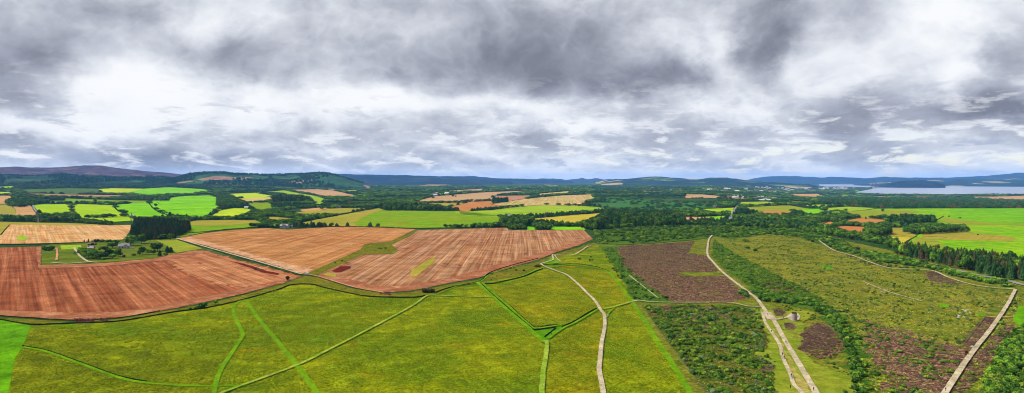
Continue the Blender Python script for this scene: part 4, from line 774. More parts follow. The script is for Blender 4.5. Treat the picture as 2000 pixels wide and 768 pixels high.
for x, y, r, q, a, b in zip(X, Y, R_, tn, px, py):
    con = q > .12 or (a < 420 and b < 371) or (1160 < a < 1320 and b < 430 and q > -.2) or (a > 1600 and b > 388 and b < 409)
    inpl = a > 1180 and a < 1400 and 384 < b < 414
    h = (7.5+r*.0013)*rng.uniform(.75, 1.2); wd = max(h*.7, r*.0098)*rng.uniform(.85, 1.2)
    if inpl:
        if rng.random() < .8: continue
        con = True; h *= .5
    if con: put('con' if rng.random() < .9 else 'rust', x, y, h*1.15, wd*.9, 'dark green conifer in the far mixed woodland', 'conifers in the far woodland')
    else: put('broad' if rng.random() < .93 else 'pale', x, y, h, wd, 'broadleaf tree in the far mixed woodland', 'broadleaf trees in the far woodland')
# --- scrub on the moor
def scrub(P, sp, mix, hm, where, dens_=None, wr=1.1):
    W = polyw(P); X, Y = scatter(W, sp, dens_=dens_, pathpad=hm*.5); ks = list(mix); pr = np.array([mix[k] for k in ks], float); pr /= pr.sum()
    for x, y in zip(X, Y):
        h = hm*.85*(.4+1.2*rng.random()**1.8); k = ks[rng.choice(len(ks), p=pr)]
        nm = {'shrub': 'yellow green', 'dshrub': 'dark green', 'gshrub': 'grey green', 'bshrub': 'brown'}[k]
        put(k, x, y, h, h*wr*rng.uniform(.8, 1.5), nm+' bush '+where, nm+' bushes '+where)
scrub([(1256, 600), (1300, 598), (1421, 598), (1485, 606), (1490, 640), (1486, 680), (1506, 722), (1516, 800), (1400, 800), (1379, 768), (1327, 698)], 2.15, {'shrub': 7, 'dshrub': 3, 'gshrub': .8}, 2.1, 'in the dense scrub left of the gravel paths', dens_=(16, -.2, 1))
scrub([(1200, 482), (1216, 502), (1226, 522), (1278, 566), (1317, 590), (1240, 586), (1205, 540), (1175, 490)], 4, {'shrub': 4, 'dshrub': 4}, 2.2, 'between the mown arc and the heather', dens_=(16, -.1, 2))
scrub([(1160, 452), (1300, 441), (1400, 443), (1560, 446), (1640, 468), (1700, 500), (1640, 492), (1560, 464), (1500, 458), (1425, 468), (1392, 460), (1380, 464), (1300, 472), (1204, 478), (1168, 476)], 6, {'shrub': 5, 'dshrub': 6}, 4.2, 'in the young growth before the great wood', dens_=(40, -.28, 3), wr=1.3)
scrub([(1395, 470), (1440, 500), (1500, 530), (1580, 570), (1640, 610), (1690, 680), (1700, 800), (1690, 800), (1672, 690), (1640, 625), (1600, 600), (1520, 580), (1480, 572), (1420, 525), (1392, 500)], 3.0, {'shrub': 7, 'dshrub': 2}, 2.4, 'right of the straight gravel path', dens_=(26, -.25, 4))
scrub([(1425, 470), (1500, 458), (1560, 463), (1640, 490), (1700, 518), (1830, 540), (1965, 572), (1915, 625), (1875, 679), (1810, 668), (1700, 640), (1600, 600), (1520, 560), (1450, 520)], 3.6, {'shrub': 6, 'dshrub': 2, 'gshrub': 2}, 1.5, 'scattered on the yellow moor', dens_=(22, -.05, 5))
scrub([(1640, 605), (1700, 630), (1810, 668), (1875, 682), (1900, 690), (1860, 760), (1840, 800), (1700, 800), (1690, 700)], 2.8, {'shrub': 6, 'dshrub': 2}, 1.8, 'among the heather left of the straight right path', dens_=(15, .0, 6))
scrub([(1965, 575), (1990, 575), (2050, 590), (1985, 600), (1960, 650), (1990, 640), (1940, 720), (1900, 760), (1880, 790), (1860, 790), (1900, 720), (1950, 630)], 3.6, {'shrub': 5, 'dshrub': 3}, 1.8, 'right of the straight right path', dens_=(12, .0, 7))
scrub([(1560, 610), (1600, 612), (1650, 650), (1665, 720), (1672, 800), (1660, 800), (1640, 740), (1600, 705), (1580, 690), (1640, 680), (1620, 640), (1575, 630)], 3.6, {'dshrub': 6, 'shrub': 2, 'bshrub': 1}, 1.4, 'on the dark ground right of the cairn', dens_=(10, -.1, 8))
scrub([(1500, 590), (1600, 604), (1560, 612), (1520, 604)], 4, {'dshrub': 6, 'bshrub': 2}, 1.2, 'behind the cairn', dens_=(10, -.1, 9))
scrub([(1600, 474), (1700, 500), (1760, 522), (1850, 530), (1895, 552), (1830, 530), (1760, 530), (1690, 516), (1640, 494)], 5, {'shrub': 6, 'dshrub': 4}, 2.6, 'along the winding gravel path', dens_=(20, -.3, 10))
scrub([(1472, 650), (1486, 646), (1496, 665), (1490, 688), (1472, 685)], 2.8, {'dshrub': 6, 'gshrub': 3}, 1.8, 'in the round thicket beside the lawn')
scrub([(1482, 700), (1500, 694), (1516, 712), (1504, 724), (1486, 712)], 2.8, {'dshrub': 6, 'gshrub': 3}, 1.8, 'in the second thicket beside the lawn')
scrub([(1474, 744), (1504, 744), (1512, 768), (1514, 800), (1470, 800)], 2.8, {'dshrub': 6, 'gshrub': 3}, 1.8, 'in the lowest thicket beside the lawn')
scrub([(1205, 483), (1356, 473), (1382, 501), (1413, 540), (1462, 584), (1421, 592), (1317, 592), (1278, 568), (1226, 524)], 4.2, {'shrub': 4, 'dshrub': 2, 'bshrub': 3}, 1., 'dotted over the large heather patch', dens_=(18, .08, 14))
scrub([(1240, 600), (1254, 600), (1288, 655), (1325, 705), (1372, 775), (1355, 775), (1300, 690), (1262, 635)], 5, {'shrub': 3, 'gshrub': 3}, .9, 'on the verge of the long mown path', dens_=(12, .1, 11))
scrub([(961, 540), (1010, 532), (1020, 538), (975, 548), (958, 548)], 3.5, {'bshrub': 3, 'dshrub': 3}, 1., 'in the rough wedge by the dyke', dens_=(9, .05, 12))
scrub([(1005, 550), (1050, 543), (1090, 536), (1090, 541), (1040, 553), (1010, 556)], 3.5, {'shrub': 3, 'dshrub': 3}, .9, 'in the middle of the yellow meadow', dens_=(9, .05, 13))
for gi_, cnt, lim in ((1, 7000, 2.), (2, 4500, 2.)):      # trees on the two wooded hills, set on the slopes themselves
    G, xs_ = HGRID[gi_]; nx, nj = G.shape[:2]
    for _ in range(cnt):
        a = rng.uniform(0, nx-1.01); b = rng.uniform(0, nj*.62); i = int(a); j = int(b); u = a-i; v_ = b-j
        if xs_[i] < -30 or mnoise.fractal((a*.05, b*.12, gi_), 1., 2., 3) < -.12: continue
        p = (G[i, j]*(1-u)+G[i+1, j]*u)*(1-v_)+(G[i, j+1]*(1-u)+G[i+1, j+1]*u)*v_
        h = rng.uniform(14, 24); HILLT.append(('con', p[0], p[1], h, h*1.3*rng.uniform(.8, 1.3), int(rng.integers(4)), p[2]-1, rng.uniform(0, 6.28)))
# --- the largest stand as trees of their own, the rest as one mass
LIM = 285
def gn_scatter(name, pts, sources, label, cat):
    """pts: x,y,z,sx,sz,rot,index ; sources: objects whose shape is strewn"""
    me = bpy.data.meshes.new(name); P = np.array(pts, np.float32); n = len(P)
    me.vertices.add(n); me.vertices.foreach_set('co', P[:, :3].ravel())
    a = me.attributes.new('scl', 'FLOAT_VECTOR', 'POINT'); a.data.foreach_set('vector', np.stack([P[:, 3], P[:, 3]*rng.uniform(.85, 1.15, n), P[:, 4]], 1).astype(np.float32).ravel())
    a = me.attributes.new('rot', 'FLOAT_VECTOR', 'POINT'); a.data.foreach_set('vector', np.stack([P[:, 5]*0, P[:, 5]*0, P[:, 5]], 1).astype(np.float32).ravel())
    a = me.attributes.new('idx', 'INT', 'POINT'); a.data.foreach_set('value', P[:, 6].astype(np.int32))
    for s in sources: 
        if s.data.materials[0] not in list(me.materials): me.materials.append(s.data.materials[0])
    o = ob(name, me, label=label, cat=cat, kind='stuff')
    ng = bpy.data.node_groups.new(name, 'GeometryNodeTree'); ng.interface.new_socket('Geometry', in_out='INPUT', socket_type='NodeSocketGeometry'); ng.interface.new_socket('Geometry', in_out='OUTPUT', socket_type='NodeSocketGeometry')
    T = NT(ng); gi = T.new('NodeGroupInput'); go = T.new('NodeGroupOutput'); ip = T.new('GeometryNodeInstanceOnPoints'); j = T.new('GeometryNodeJoinGeometry')
    for s in sources[::-1]:
        oi = T.new('GeometryNodeObjectInfo'); oi.transform_space = 'ORIGINAL'; oi.inputs['Object'].default_value = s; oi.inputs['As Instance'].default_value = True
        T.l.new(oi.outputs['Geometry'], j.inputs[0])
    def attr(nm, ty):
        q = T.new('GeometryNodeInputNamedAttribute'); q.data_type = ty; q.inputs[0].default_value = nm; return q.outputs[0]
    T.l.new(gi.outputs[0], ip.inputs['Points']); T.l.new(j.outputs[0], ip.inputs['Instance']); ip.inputs['Pick Instance'].default_value = True
    T.l.new(attr('idx', 'INT'), ip.inputs['Instance Index']); T.l.new(attr('scl', 'FLOAT_VECTOR'), ip.inputs['Scale'])
    er = T.new('FunctionNodeEulerToRotation'); T.l.new(attr('rot', 'FLOAT_VECTOR'), er.inputs[0]); T.l.new(er.outputs[0], ip.inputs['Rotation'])
    T.l.new(ip.outputs[0], go.inputs[0])
    md = o.modifiers.new('strew', 'NODES'); md.node_group = ng; return o
for fam, L in POOL.items():
    L.sort(key=lambda q: (not q[7], -q[3]*q[4]/(q[1]**2+q[2]**2+H*H)))
    rest = []; first = {}
    n = 0
    for q in L:
        kind, x, y, h, wd, lab, grp, force = q; nm, cat, crowns, tr = KIND[kind]; vi = rng.integers(len(crowns)); z = float(tz(x, y)); rz = rng.uniform(0, 6.28)
        need = (kind, vi) not in first and not force
        if n < LIM:
            n += 1
            if tr is None:
                o = ob(nm, crowns[vi], label=lab, cat=cat, group=grp, loc=(x, y, z-.08), rz=rz, scale=(wd, wd, h)); first.setdefault((kind, vi), o)
            else:
                o = ob(nm, None, label=lab, cat=cat, group=grp, loc=(x, y, z), rz=rz, scale=(wd, wd, h)); o.empty_display_size = .5
                ob('trunk', tr, o); c = ob('crown', crowns[vi], o); first.setdefault((kind, vi), c)
        else: rest.append((kind, x, y, h, wd, vi, z, rz))
    keys = sorted(first); pts = []
    if fam == 'tree_c': rest += HILLT
    for kind, x, y, h, wd, vi, z, rz in rest:
        if (kind, vi) not in first:
            c = [i for i, kk in enumerate(keys) if kk[0] == kind] or [i for i, kk in enumerate(keys)]
            ix = c[int(vi) % len(c)]
        else: ix = keys.index((kind, vi))
        pts.append((x, y, z-.1, wd, h, rz, ix))
    print(fam, len(L), len(rest), keys)
    nm, lab, cat = {'tree_b': ('broadleaf_woodland', 'broadleaf woodland filling the ground between the distant fields', 'woodland'), 'tree_c': ('conifer_woodland', 'dark conifer woodland on the slopes and beyond the fields', 'woodland'), 'shrub': ('scrub', 'green scrub bushes covering the moor on the right', 'scrub')}[fam]
    gn_scatter(nm, pts, [first[kk] for kk in keys], lab, cat)
# low cover: grass tussocks, heather
def cover(name, areas, shp, m, label, cat, proto_xy, hgt, fray=0.):
    ps = [ob(cat.replace(' ', '_'), shape(cat.replace(' ', '_'), s_, m), label=pl, cat=cat, loc=(xy[0], xy[1], float(tz(*xy))), scale=(1.2, 1.2, hgt)) for s_, xy, pl in zip(shp, proto_xy[0], proto_xy[1])]
    pts = []
    for P, sp, dn, sc_ in areas:
        W_ = polyw(P)
        if fray: c_ = W_.mean(0); W_ = c_+(W_-c_)*(1+fray/np.maximum(np.hypot(*(W_-c_).T), 1)[:, None]*np.array([[1+1.5*mnoise.fractal((a/13, b/13, 5), 1., 2., 3)] for a, b in W_]))
        X, Y = scatter(W_, sp, dens_=dn, pathpad=.4)
        Zz = lift(X, Y, 4)*1.; Zz = tz(X, Y)
        for x, y, z in zip(X, Y, Zz): pts.append((x, y, z, sc_*rng.uniform(.7, 1.3), hgt*rng.uniform(.6, 1.4), rng.uniform(0, 6.28), rng.integers(len(ps))))
    print(name, len(pts)); gn_scatter(name, pts, ps, label, name.replace('_', ' '))
def at(px_, py_): return tuple(gp([(px_, py_)])[0])
cover('meadow_grass', [([(64, 642), (143, 638), (234, 634), (338, 617), (400, 608), (465, 595), (541, 573), (608, 561), (686, 581), (800, 588), (850, 580), (961, 585), (1060, 668), (1062, 800), (20, 800), (34, 705), (48, 676)], 1.35, (14, -.22, 21), 1.3), ([(961, 572), (1021, 547), (1075, 527), (1094, 523), (1185, 533), (1232, 590), (1346, 775), (1062, 790), (1068, 675), (1100, 640), (1047, 641)], 1.4, (14, -.2, 22), 1.3)],
      [tuft_shape(1), tuft_shape(2), tuft_shape(3)], LM['tuft'], 'rough tussocky grass over the meadow between the mown paths', 'grass tuft', ([at(720, 740), at(900, 700), at(300, 700)], ['tuft of rough grass low in the meadow right of the crossing paths', 'tuft of rough grass in the open meadow left of the gravel path', 'tuft of rough grass in the darker meadow at the left']), .55)
cover('heather', [([(1205, 483), (1356, 473), (1345, 490), (1340, 496), (1382, 501), (1398, 530), (1322, 532), (1335, 540), (1413, 540), (1460, 582), (1421, 590), (1317, 590), (1278, 566), (1226, 522), (1216, 501)], 2.0, (12, -.42, 31), 2.2), ([(1290, 600), (1360, 600), (1420, 606), (1430, 630), (1380, 640), (1320, 630)], 2, (10, -.05, 32), 2),
      ([(1690, 625), (1780, 650), (1870, 684), (1925, 622), (1948, 626), (1900, 694), (1862, 745), (1840, 790), (1740, 790), (1710, 700)], 1.9, (12, -.2, 33), 2), ([(1958, 636), (1980, 636), (1940, 695), (1900, 745), (1870, 790), (1850, 790), (1900, 715)], 1.9, (12, -.2, 34), 2),
      ([(1563, 655), (1590, 634), (1622, 638), (1643, 670), (1625, 694), (1590, 700), (1564, 684)], 1.7, (12, -.3, 35), 1.8), ([(1529, 634), (1545, 631), (1555, 640), (1548, 649), (1532, 646)], 1.5, (12, -.5, 36), 1.6), ([(1508, 608), (1524, 606), (1536, 612), (1530, 620), (1514, 619)], 1.6, (12, -.5, 37), 1.6), ([(1806, 536), (1827, 530), (1852, 545), (1878, 558), (1840, 554), (1818, 549)], 2, (12, -.5, 38), 2),
      ([(1486, 558), (1518, 543), (1563, 566), (1550, 574), (1520, 570)], 2.2, (12, -.1, 39), 2)],
      [shrub_shape(4, 3, 14, .13), shrub_shape(5, 3, 14, .13)], LM['heather'], 'purple brown heather covering the darker parts of the moor', 'heather plant', ([at(1330, 560), at(1600, 665)], ['purple brown heather plant in the large patch left of the straight path', 'purple brown heather plant in the round patch right of the cairn']), .7, 4.)
cover('moor_grass', [([(1425, 470), (1500, 458), (1560, 463), (1640, 490), (1700, 518), (1830, 540), (1965, 572), (1915, 625), (1875, 679), (1810, 668), (1700, 640), (1600, 600), (1520, 560), (1450, 520)], 3.4, (14, -.2, 41), 2.4), ([(1256, 600), (1490, 606), (1500, 700), (1516, 800), (1390, 800), (1327, 698)], 2.6, (10, -.1, 42), 2), ([(1640, 605), (1875, 682), (1840, 800), (1700, 800), (1690, 700)], 2.8, (14, -.1, 43), 2), ([(1965, 575), (2050, 590), (2050, 650), (1870, 800), (1850, 800)], 2.8, (14, -.1, 44), 2)],
      [tuft_shape(6), tuft_shape(7)], LM['mtuft'], 'pale and green moor grass over the open moor', 'moor grass tuft', ([at(1700, 600), at(1850, 620)], ['tuft of moor grass near the faint footpath', 'tuft of moor grass left of the gate']), .6)
cover('willowherb', [([(145, 623), (210, 623), (212, 631), (150, 632)], 1.2, (8, -.3, 51), 1.3), ([(742, 570), (762, 571), (764, 577), (742, 576)], 1.2, (8, -.4, 52), 1.3)], [tuft_shape(8, 12, .4)], LM['magenta'], 'magenta willowherb flowering along the dyke', 'willowherb', ([at(180, 626)], ['magenta willowherb plant on the verge below the red field']), 1.1)
# ------------------------------------------------------------------ hedges, dykes, walls
HM = leafmat('hedge_leaves', [(40, 62, 22), (52, 74, 24), (34, 54, 22)], .55); DM = ground('dyke_turf_and_shade', (50, 58, 20), (38, 46, 18), (74, 72, 34), big=.1, mid=.3, fine=1.5, famt=.4)  # dyke turf painted dark: its colour also carries the line's shadow and ditch
def resamp(W, d):
    seg = np.hypot(*(W[1:]-W[:-1]).T); s = np.r_[0, np.cumsum(seg)]; n = max(2, int(s[-1]/d)+1); q = np.linspace(0, s[-1], n)
    return np.stack([np.interp(q, s, W[:, 0]), np.interp(q, s, W[:, 1])], 1)
def hedge(P, h, w_, label, gap=0.):
    W = resamp(gp(smooth(P, 5)), max(w_*1.1, 1.2)); w_ *= .8; h *= .85; v = []; f = []; rg = np.random.default_rng(len(label)); c0 = W.mean(0)
    r = float(np.hypot(*c0)); n = 10 if r > 1500 else 18
    for i, (x, y) in enumerate(W):
        if gap and mnoise.noise((i*.13, x*.01, 4)) > .5-gap: continue
        k = rg.uniform(.65, 1.25); z = float(tz(x, y))
        leafball(v, f, (x-c0[0]+rg.uniform(-.2, .2)*w_, y-c0[1]+rg.uniform(-.2, .2)*w_, z+h*.42*k), w_*.7, h*.55*k, n, w_*.22, rg)
    return ob('hedge', mesh('hedge', v, f, HM), label=label, cat='hedge', loc=(c0[0], c0[1], 0))
def bank(P, w_, h, label, name='turf_dyke', cat='dyke', m=None, n=6):
    W = resamp(gp(smooth(P, n)), 2.2); T = np.gradient(W, axis=0); T /= np.maximum(np.hypot(T[:, 0], T[:, 1]), 1e-6)[:, None]; N = np.stack([-T[:, 1], T[:, 0]], 1)
    v = []; f = []; pr = ((-.5, -.1), (-.42, .6), (-.2, 1.), (.2, 1.), (.42, .6), (.5, -.1))
    for i, (p, q) in enumerate(zip(W, N)):
        z = float(lift(p[0], p[1], 3)); kk = 1+.35*mnoise.noise((p[0]/4, p[1]/4, 1)); kw = 1+.3*mnoise.noise((p[0]/5, p[1]/5, 6))
        for a, b in pr: v.append((p[0]+q[0]*a*w_*kw, p[1]+q[1]*a*w_*kw, z+b*h*kk))
    for i in range(len(W)-1):
        for j in range(5): a = i*6+j; f.append((a, a+1, a+7, a+6))
    f += [tuple(range(6)), tuple(len(v)-1-i for i in range(6))]
    return ob(name, mesh(name, v, f, m or DM), label=label, cat=cat)
bank([(-30, 618), (0, 625), (62, 635), (143, 632.5), (234, 628.5), (338, 611), (400, 603), (465, 589), (541, 567.5), (569, 557.5), (608, 556.5), (634, 563), (686, 574.5), (725, 580.5), (800, 582), (821, 581), (830, 578)], 1.1, .7, 'long turf dyke with shade painted in, curving between the meadow and the stubble fields')
bank([(-30, 611), (0, 617.5), (143, 626.5), (234, 621.5), (312, 608)], .6, .4, 'line of rough turf with shade painted in, at the foot of the red field')
bank([(852, 572), (878, 563), (935, 551), (956, 534), (1000, 519), (1050, 506)], 1.1, .7, 'turf dyke along the lower edge of the pink field')
bank([(945, 556), (967, 554), (1021, 541.5), (1047, 530.5), (1060, 526)], 1.2, .8, 'turf dyke beside the short mown path to the gravel path')
bank([(938, 554), (966, 580), (1000, 610), (1043, 646)], 1., .7, 'left one of two parallel dykes running down to the green enclosure')
bank([(956, 566), (1000, 602), (1030, 630), (1047, 641), (1070, 637.5), (1090, 636)], .9, .7, 'right one of two parallel dykes running down to the green enclosure')
bank([(1043, 647), (1062, 644.5), (1083, 641.5)], .7, .8, 'upper low wall inside the green enclosure', 'turf_wall', 'wall', n=2)
bank([(1086, 642), (1064, 659.5)], .7, .8, 'slanting low wall inside the green enclosure', 'turf_wall', 'wall', n=2)
bank([(1098, 640), (1123, 628.5), (1148, 613), (1165, 604)], 1.1, .8, 'turf dyke from the enclosure up to the gravel path')
bank([(1080, 518), (1125, 516.5), (1165, 522), (1190, 531)], .9, .5, 'thin turf dyke above the mown arc')
bank([(44, 677), (91, 685.5), (156, 708), (234, 736), (286, 746)], .5, .45, 'low grassy lip above the curving mown path at the left')
bank([(1057, 519.5), (1070, 517.5), (1090, 516)], .8, .5, 'short bank with shade painted in, below the little gravel loop')
for a in [
 ([(345, 469), (400, 484), (450, 499), (500, 513), (545, 527), (580, 538)], 1., 1.4, 'long low hedge between the red field and the pale track', .25), ([(0, 478.5), (60, 478), (115, 477), (160, 475)], 2.2, 2.5, 'hedge between the pale striped field and the red field'),
 ([(370, 456), (400, 453.5), (440, 449), (470, 447), (500, 444), (540, 446)], 1.8, 2.6, 'hedge between the golden stubble and the olive green field'), ([(575, 443), (640, 443), (700, 443.5), (760, 445), (812, 447.5), (870, 446), (930, 444), (975, 441.5)], 2.4, 3., 'long hedge below the wide green field in the middle'),
 ([(577, 437), (600, 432), (640, 424), (680, 417), (720, 408.5), (740, 405.5)], 2.4, 4., 'hedge slanting up along the left of the wide green field'), ([(600, 424.5), (640, 421), (680, 416), (720, 409.5)], 2, 3.5, 'upper one of two slanting hedges left of the wide green field'),
 ([(1028, 424.5), (1060, 422.5), (1100, 420.5), (1140, 417.5), (1182, 413.5)], 2.8, 4, 'dark hedge between the two yellow green fields before the great wood'), ([(866, 412), (912, 413), (960, 410), (998, 405)], 1.8, 3., 'dark hedge below the orange field'), ([(996, 405.5), (1030, 403), (1058, 401)], 1.8, 3., 'hedge below the striped stubble'),
 ([(958, 399), (970, 402), (996, 405.5)], 1.4, 2.5, 'short hedge between orange field and striped stubble'), ([(1000, 392.5), (1024, 389), (1048, 385)], 2.2, 4., 'dark hedge above the striped stubble'), ([(802, 396.5), (860, 395), (920, 394.5), (958, 392.5)], 1.4, 2.6, 'thin hedge below the wide tan field'),
 ([(138, 398), (140, 409), (142, 421)], 1.8, 3, 'hedge between the left two bright fields'), ([(221, 401), (226, 408), (233, 413), (246, 419.5), (258, 423.5)], 2, 4, 'curving hedge between two bright fields'), ([(288, 394.5), (294, 401), (300, 408), (315, 416.5), (345, 424.5), (375, 428), (400, 429)], 1.8, 3.5, 'curving hedge below the brightest green field'),
 ([(150, 426.5), (200, 425), (258, 423.5)], 1.2, 2.4, 'thin hedge across the lower bright fields'), ([(303, 413), (340, 410), (380, 408.5), (432, 407)], 1.1, 2.2, 'thin hedge across the brightest green field'), ([(308, 395), (314, 399), (350, 398), (432, 394)], 1.1, 2.2, 'upper thin hedge across the brightest green field'), ([(100, 397.5), (138, 398), (220, 398.5)], 2, 4, 'hedge above the left bright fields'),
 ([(400, 427), (415, 420), (430, 411), (444, 408)], 2, 4, 'hedge left of the lime green field'), ([(202, 427.5), (209, 432)], 1.1, 2.4, 'short hedge in the lower bright field'), ([(120, 376), (180, 379), (250, 381.5)], 1.4, 4, 'hedge above the long pink strip'), ([(45, 378), (100, 386), (190, 388.5), (245, 386.5)], 2.2, 5, 'hedge below the long pink strip'),
 ([(62, 402), (68, 412), (78, 423)], 2, 4, 'hedge along the little road on the far left'), ([(2, 459), (10, 449), (19, 439.5)], 1., 1.8, 'hedge at the left end of the pale striped field'),
 ([(1448, 404), (1480, 404), (1542, 400)], 2.4, 5, 'hedge above the olive field right of the grey road'), ([(1542, 400), (1560, 402), (1582, 408)], 2.4, 5, 'hedge between the olive field and the farther green ones'), ([(1446, 398.5), (1480, 399), (1520, 397)], 1.8, 4, 'thin dark hedge across the far green field'), ([(1583, 408), (1600, 406.5), (1656, 403)], 2, 4, 'hedge between two green fields left of the pasture'),
 ([(1604, 440), (1622, 433), (1645, 440), (1690, 442.5)], 1.5, 2.8, 'hedge between the small orange fields'), ([(1716, 407), (1690, 411), (1666, 413.5)], 1.8, 4, 'hedge behind the long shed'), ([(1756, 485), (1765, 477), (1775, 470), (1790, 462)], 1.4, 2, 'hedge between yellow field and bright pasture'), ([(1829, 431), (1838, 426), (1843, 423)], 2, 3, 'short hedge right of the upper copse'),
 ([(1370, 409), (1374, 414), (1396, 420), (1432, 417)], 2, 4, 'hedge around the small bright field left of the road'), ([(1740, 462.5), (1790, 464), (1830, 463), (1850, 465)], 1, 2, 'thin hedge below the lower copse'),
 ([(1204, 479.5), (1260, 477), (1320, 472.5), (1378, 467)], 1.2, 1.8, 'dark hedge between heather and young growth'), ([(640, 371.5), (690, 371.5), (726, 369.5)], 1.5, 5, 'hedge below the distant pink field')]: hedge(*a)
# ------------------------------------------------------------------ buildings
B = dict(white=plain('white_render', (236, 234, 226), .8, .2, var=.05), cream=plain('cream_render', (222, 208, 186), .8, .2, var=.06), slate=plain('slate', (112, 110, 122), .6, .3, var=.12), brown=plain('brown_roof', (142, 96, 76), .8, .2), pale=plain('pale_sheeting', (214, 214, 214), .5, .4, var=.06),
         stone=plain('grey_stone', (206, 188, 176), .9, .1, var=.25, sc_=3.), glass=plain('window_glass', (46, 54, 64), .15, .6, var=.0), dark=plain('dark_opening', (40, 38, 38), .9, .1), wood=plain('grey_wood', (134, 122, 104), .9, .1), red=plain('red_paint', (190, 30, 26), .35, .5, var=.05),
         rust=plain('rusty_steel', (120, 74, 52), .8, .3, var=.3), tyre=plain('rubber', (34, 34, 34), .85, .2), steel=plain('galvanised_steel', (150, 154, 158), .45, .5, metal=.3), flag=plain('red_cloth', (214, 44, 38), .9, .05, var=.08), black=plain('black_cloth', (34, 36, 44), .9, .05), blue=plain('blue_cloth', (40, 70, 130), .9, .05),
         redc=plain('red_jacket_cloth', (176, 34, 40), .9, .05), teal=plain('teal_cloth', (30, 110, 110), .9, .05), skin=plain('skin', (212, 164, 138), .6, .2, var=.03), hair=plain('hair', (60, 42, 30), .8, .1), jeans=plain('denim', (52, 62, 88), .9, .05), whitec=plain('white_cloth', (224, 224, 224), .9, .05))
def house(label, pxy, L=14, Wd=8, h=3, roof='slate', wall='white', rz=0., wing=True, name='house', cat='house', group=None, chim=True, scale=1., nwin=3):
    x, y = gp([pxy])[0]; R_ = ob(name, None, label=label, cat=cat, group=group, loc=(x, y, float(tz(x, y))), rz=rz, scale=(scale,)*3)
    m = MB(); m.box((0, 0, h/2-.3), (L, Wd, h+.6)); g = Wd*.42
    for s in (-1, 1): m.poly([(s*L/2, -Wd/2, h), (s*L/2, Wd/2, h), (s*L/2, 0, h+g)])
    if wing:
        wy = -Wd*.75; m.box((L*.22, wy, h/2-.3), (L*.34, Wd*.6, h+.6)); gw = L*.17*.9; m.poly([(L*.05, wy-Wd*.3, h), (L*.39, wy-Wd*.3, h), (L*.22, wy-Wd*.3, h+gw)])
    ob('wall', m.mesh('wall', B[wall]), R_)
    r = MB(); e = .35; tk = .18
    def slab(a, b, c, d):
        n = (Vector(b)-Vector(a)).cross(Vector(d)-Vector(a)).normalized()*tk
        if n.z < 0: n = -n
        k = len(r.v); P = [Vector(q) for q in (a, b, c, d)]; r.v += [tuple(q) for q in P]+[tuple(q+n) for q in P]
        r.f += [(k, k+1, k+2, k+3), (k+7, k+6, k+5, k+4), (k, k+4, k+5, k+1), (k+1, k+5, k+6, k+2), (k+2, k+6, k+7, k+3), (k+3, k+7, k+4, k)]
    for s in (-1, 1): slab((-L/2-e, s*(Wd/2+e), h-e*.84), (L/2+e, s*(Wd/2+e), h-e*.84), (L/2+e, 0, h+g), (-L/2-e, 0, h+g))
    if wing:
        for s in (-1, 1): slab((L*.22+s*(L*.17+e), wy-Wd*.3-e, h-e*.9), (L*.22+s*(L*.17+e), -.2, h-e*.9), (L*.22, -.2, h+gw), (L*.22, wy-Wd*.3-e, h+gw))
    ro = ob('roof', r.mesh('roof', B[roof]), R_)
    if chim:
        for s in (-1, 1): ob('chimney', MB().box((s*(L/2-.6), 0, h+g+.3), (.8, 1., 1.5)).mesh('chimney', B[wall]), ro)
    gm = MB().box((0, 0, 0), (1.1, .12, 1.1)).mesh('window', B['glass'])
    xs = [-L/2+L*(i+.6)/(nwin+1) for i in range(nwin)]
    for q in xs:
        if not (wing and abs(q-L*.22) < L*.2): ob('window', gm, R_, loc=(q, -Wd/2-.03, h*.55))
    if wing: ob('window', gm, R_, loc=(L*.22, wy-Wd*.3-.03, h*.55))
    ob('door', MB().box((0, 0, 0), (1., .14, 2.)).mesh('door', B['dark']), R_, loc=(-L*.06, -Wd/2-.04, 1.))
    return R_
def shed(label, pxy, L=26, Wd=12, h=4.5, roof='pale', wall='stone', rz=0., group=None, name='farm_shed'):
    x, y = gp([pxy])[0]; R_ = ob(name, None, label=label, cat='shed', group=group, loc=(x, y, float(tz(x, y))), rz=rz)
    m = MB().box((0, 0, h/2-.3), (L, Wd, h+.6)); g = Wd*.2
    for s in (-1, 1): m.poly([(s*L/2, -Wd/2, h), (s*L/2, Wd/2, h), (s*L/2, 0, h+g)])
    ob('wall', m.mesh('wall', B[wall]), R_); r = MB()
    for s in (-1, 1):
        k = len(r.v); A = [(-L/2-.4, s*(Wd/2+.4), h-.1), (L/2+.4, s*(Wd/2+.4), h-.1), (L/2+.4, 0, h+g+.05), (-L/2-.4, 0, h+g+.05)]
        r.v += A+[(a, b, c+.15) for a, b, c in A]; r.f += [(k, k+1, k+2, k+3), (k+7, k+6, k+5, k+4), (k, k+4, k+5, k+1), (k+1, k+5, k+6, k+2), (k+2, k+6, k+7, k+3), (k+3, k+7, k+4, k)]
    ob('roof', r.mesh('roof', B[roof]), R_)
    ob('door', MB().box((0, 0, 0), (4, .15, 3.4)).mesh('door', B['dark']), R_, loc=(L*.2, -Wd/2-.06, 1.75)); return R_
house('white farmhouse with slate roof standing among the trees of the farm garden', (243, 485), 14, 8, 3.6, rz=.3)
house('small grey and white cottage left of the farmhouse behind the wide garden trees', (178, 488), 8, 5, 2.8, 'slate', 'stone', rz=.2, wing=False)
shed('long low shed with brown roof at the back of the farm garden', (180, 479), 10, 5, 2.4, 'brown', 'wood', rz=.1)
shed('tiny white hut under the dark tree before the farmhouse', (242, 503), 3.2, 2.6, 2.2, 'pale', 'white', name='hut')
house('white farmhouse with grey roofs at the top of the golden stubble field', (556, 445), 17, 9, 4.2, rz=-.15)
house('small white outbuilding just right of the farm above the golden stubble', (568, 444.5), 9, 6, 3, rz=.3, wing=False)
house('lone white house poking out of the dark copse in the middle', (995, 427), 15, 9, 7., 'pale', 'white', rz=.9, wing=False)
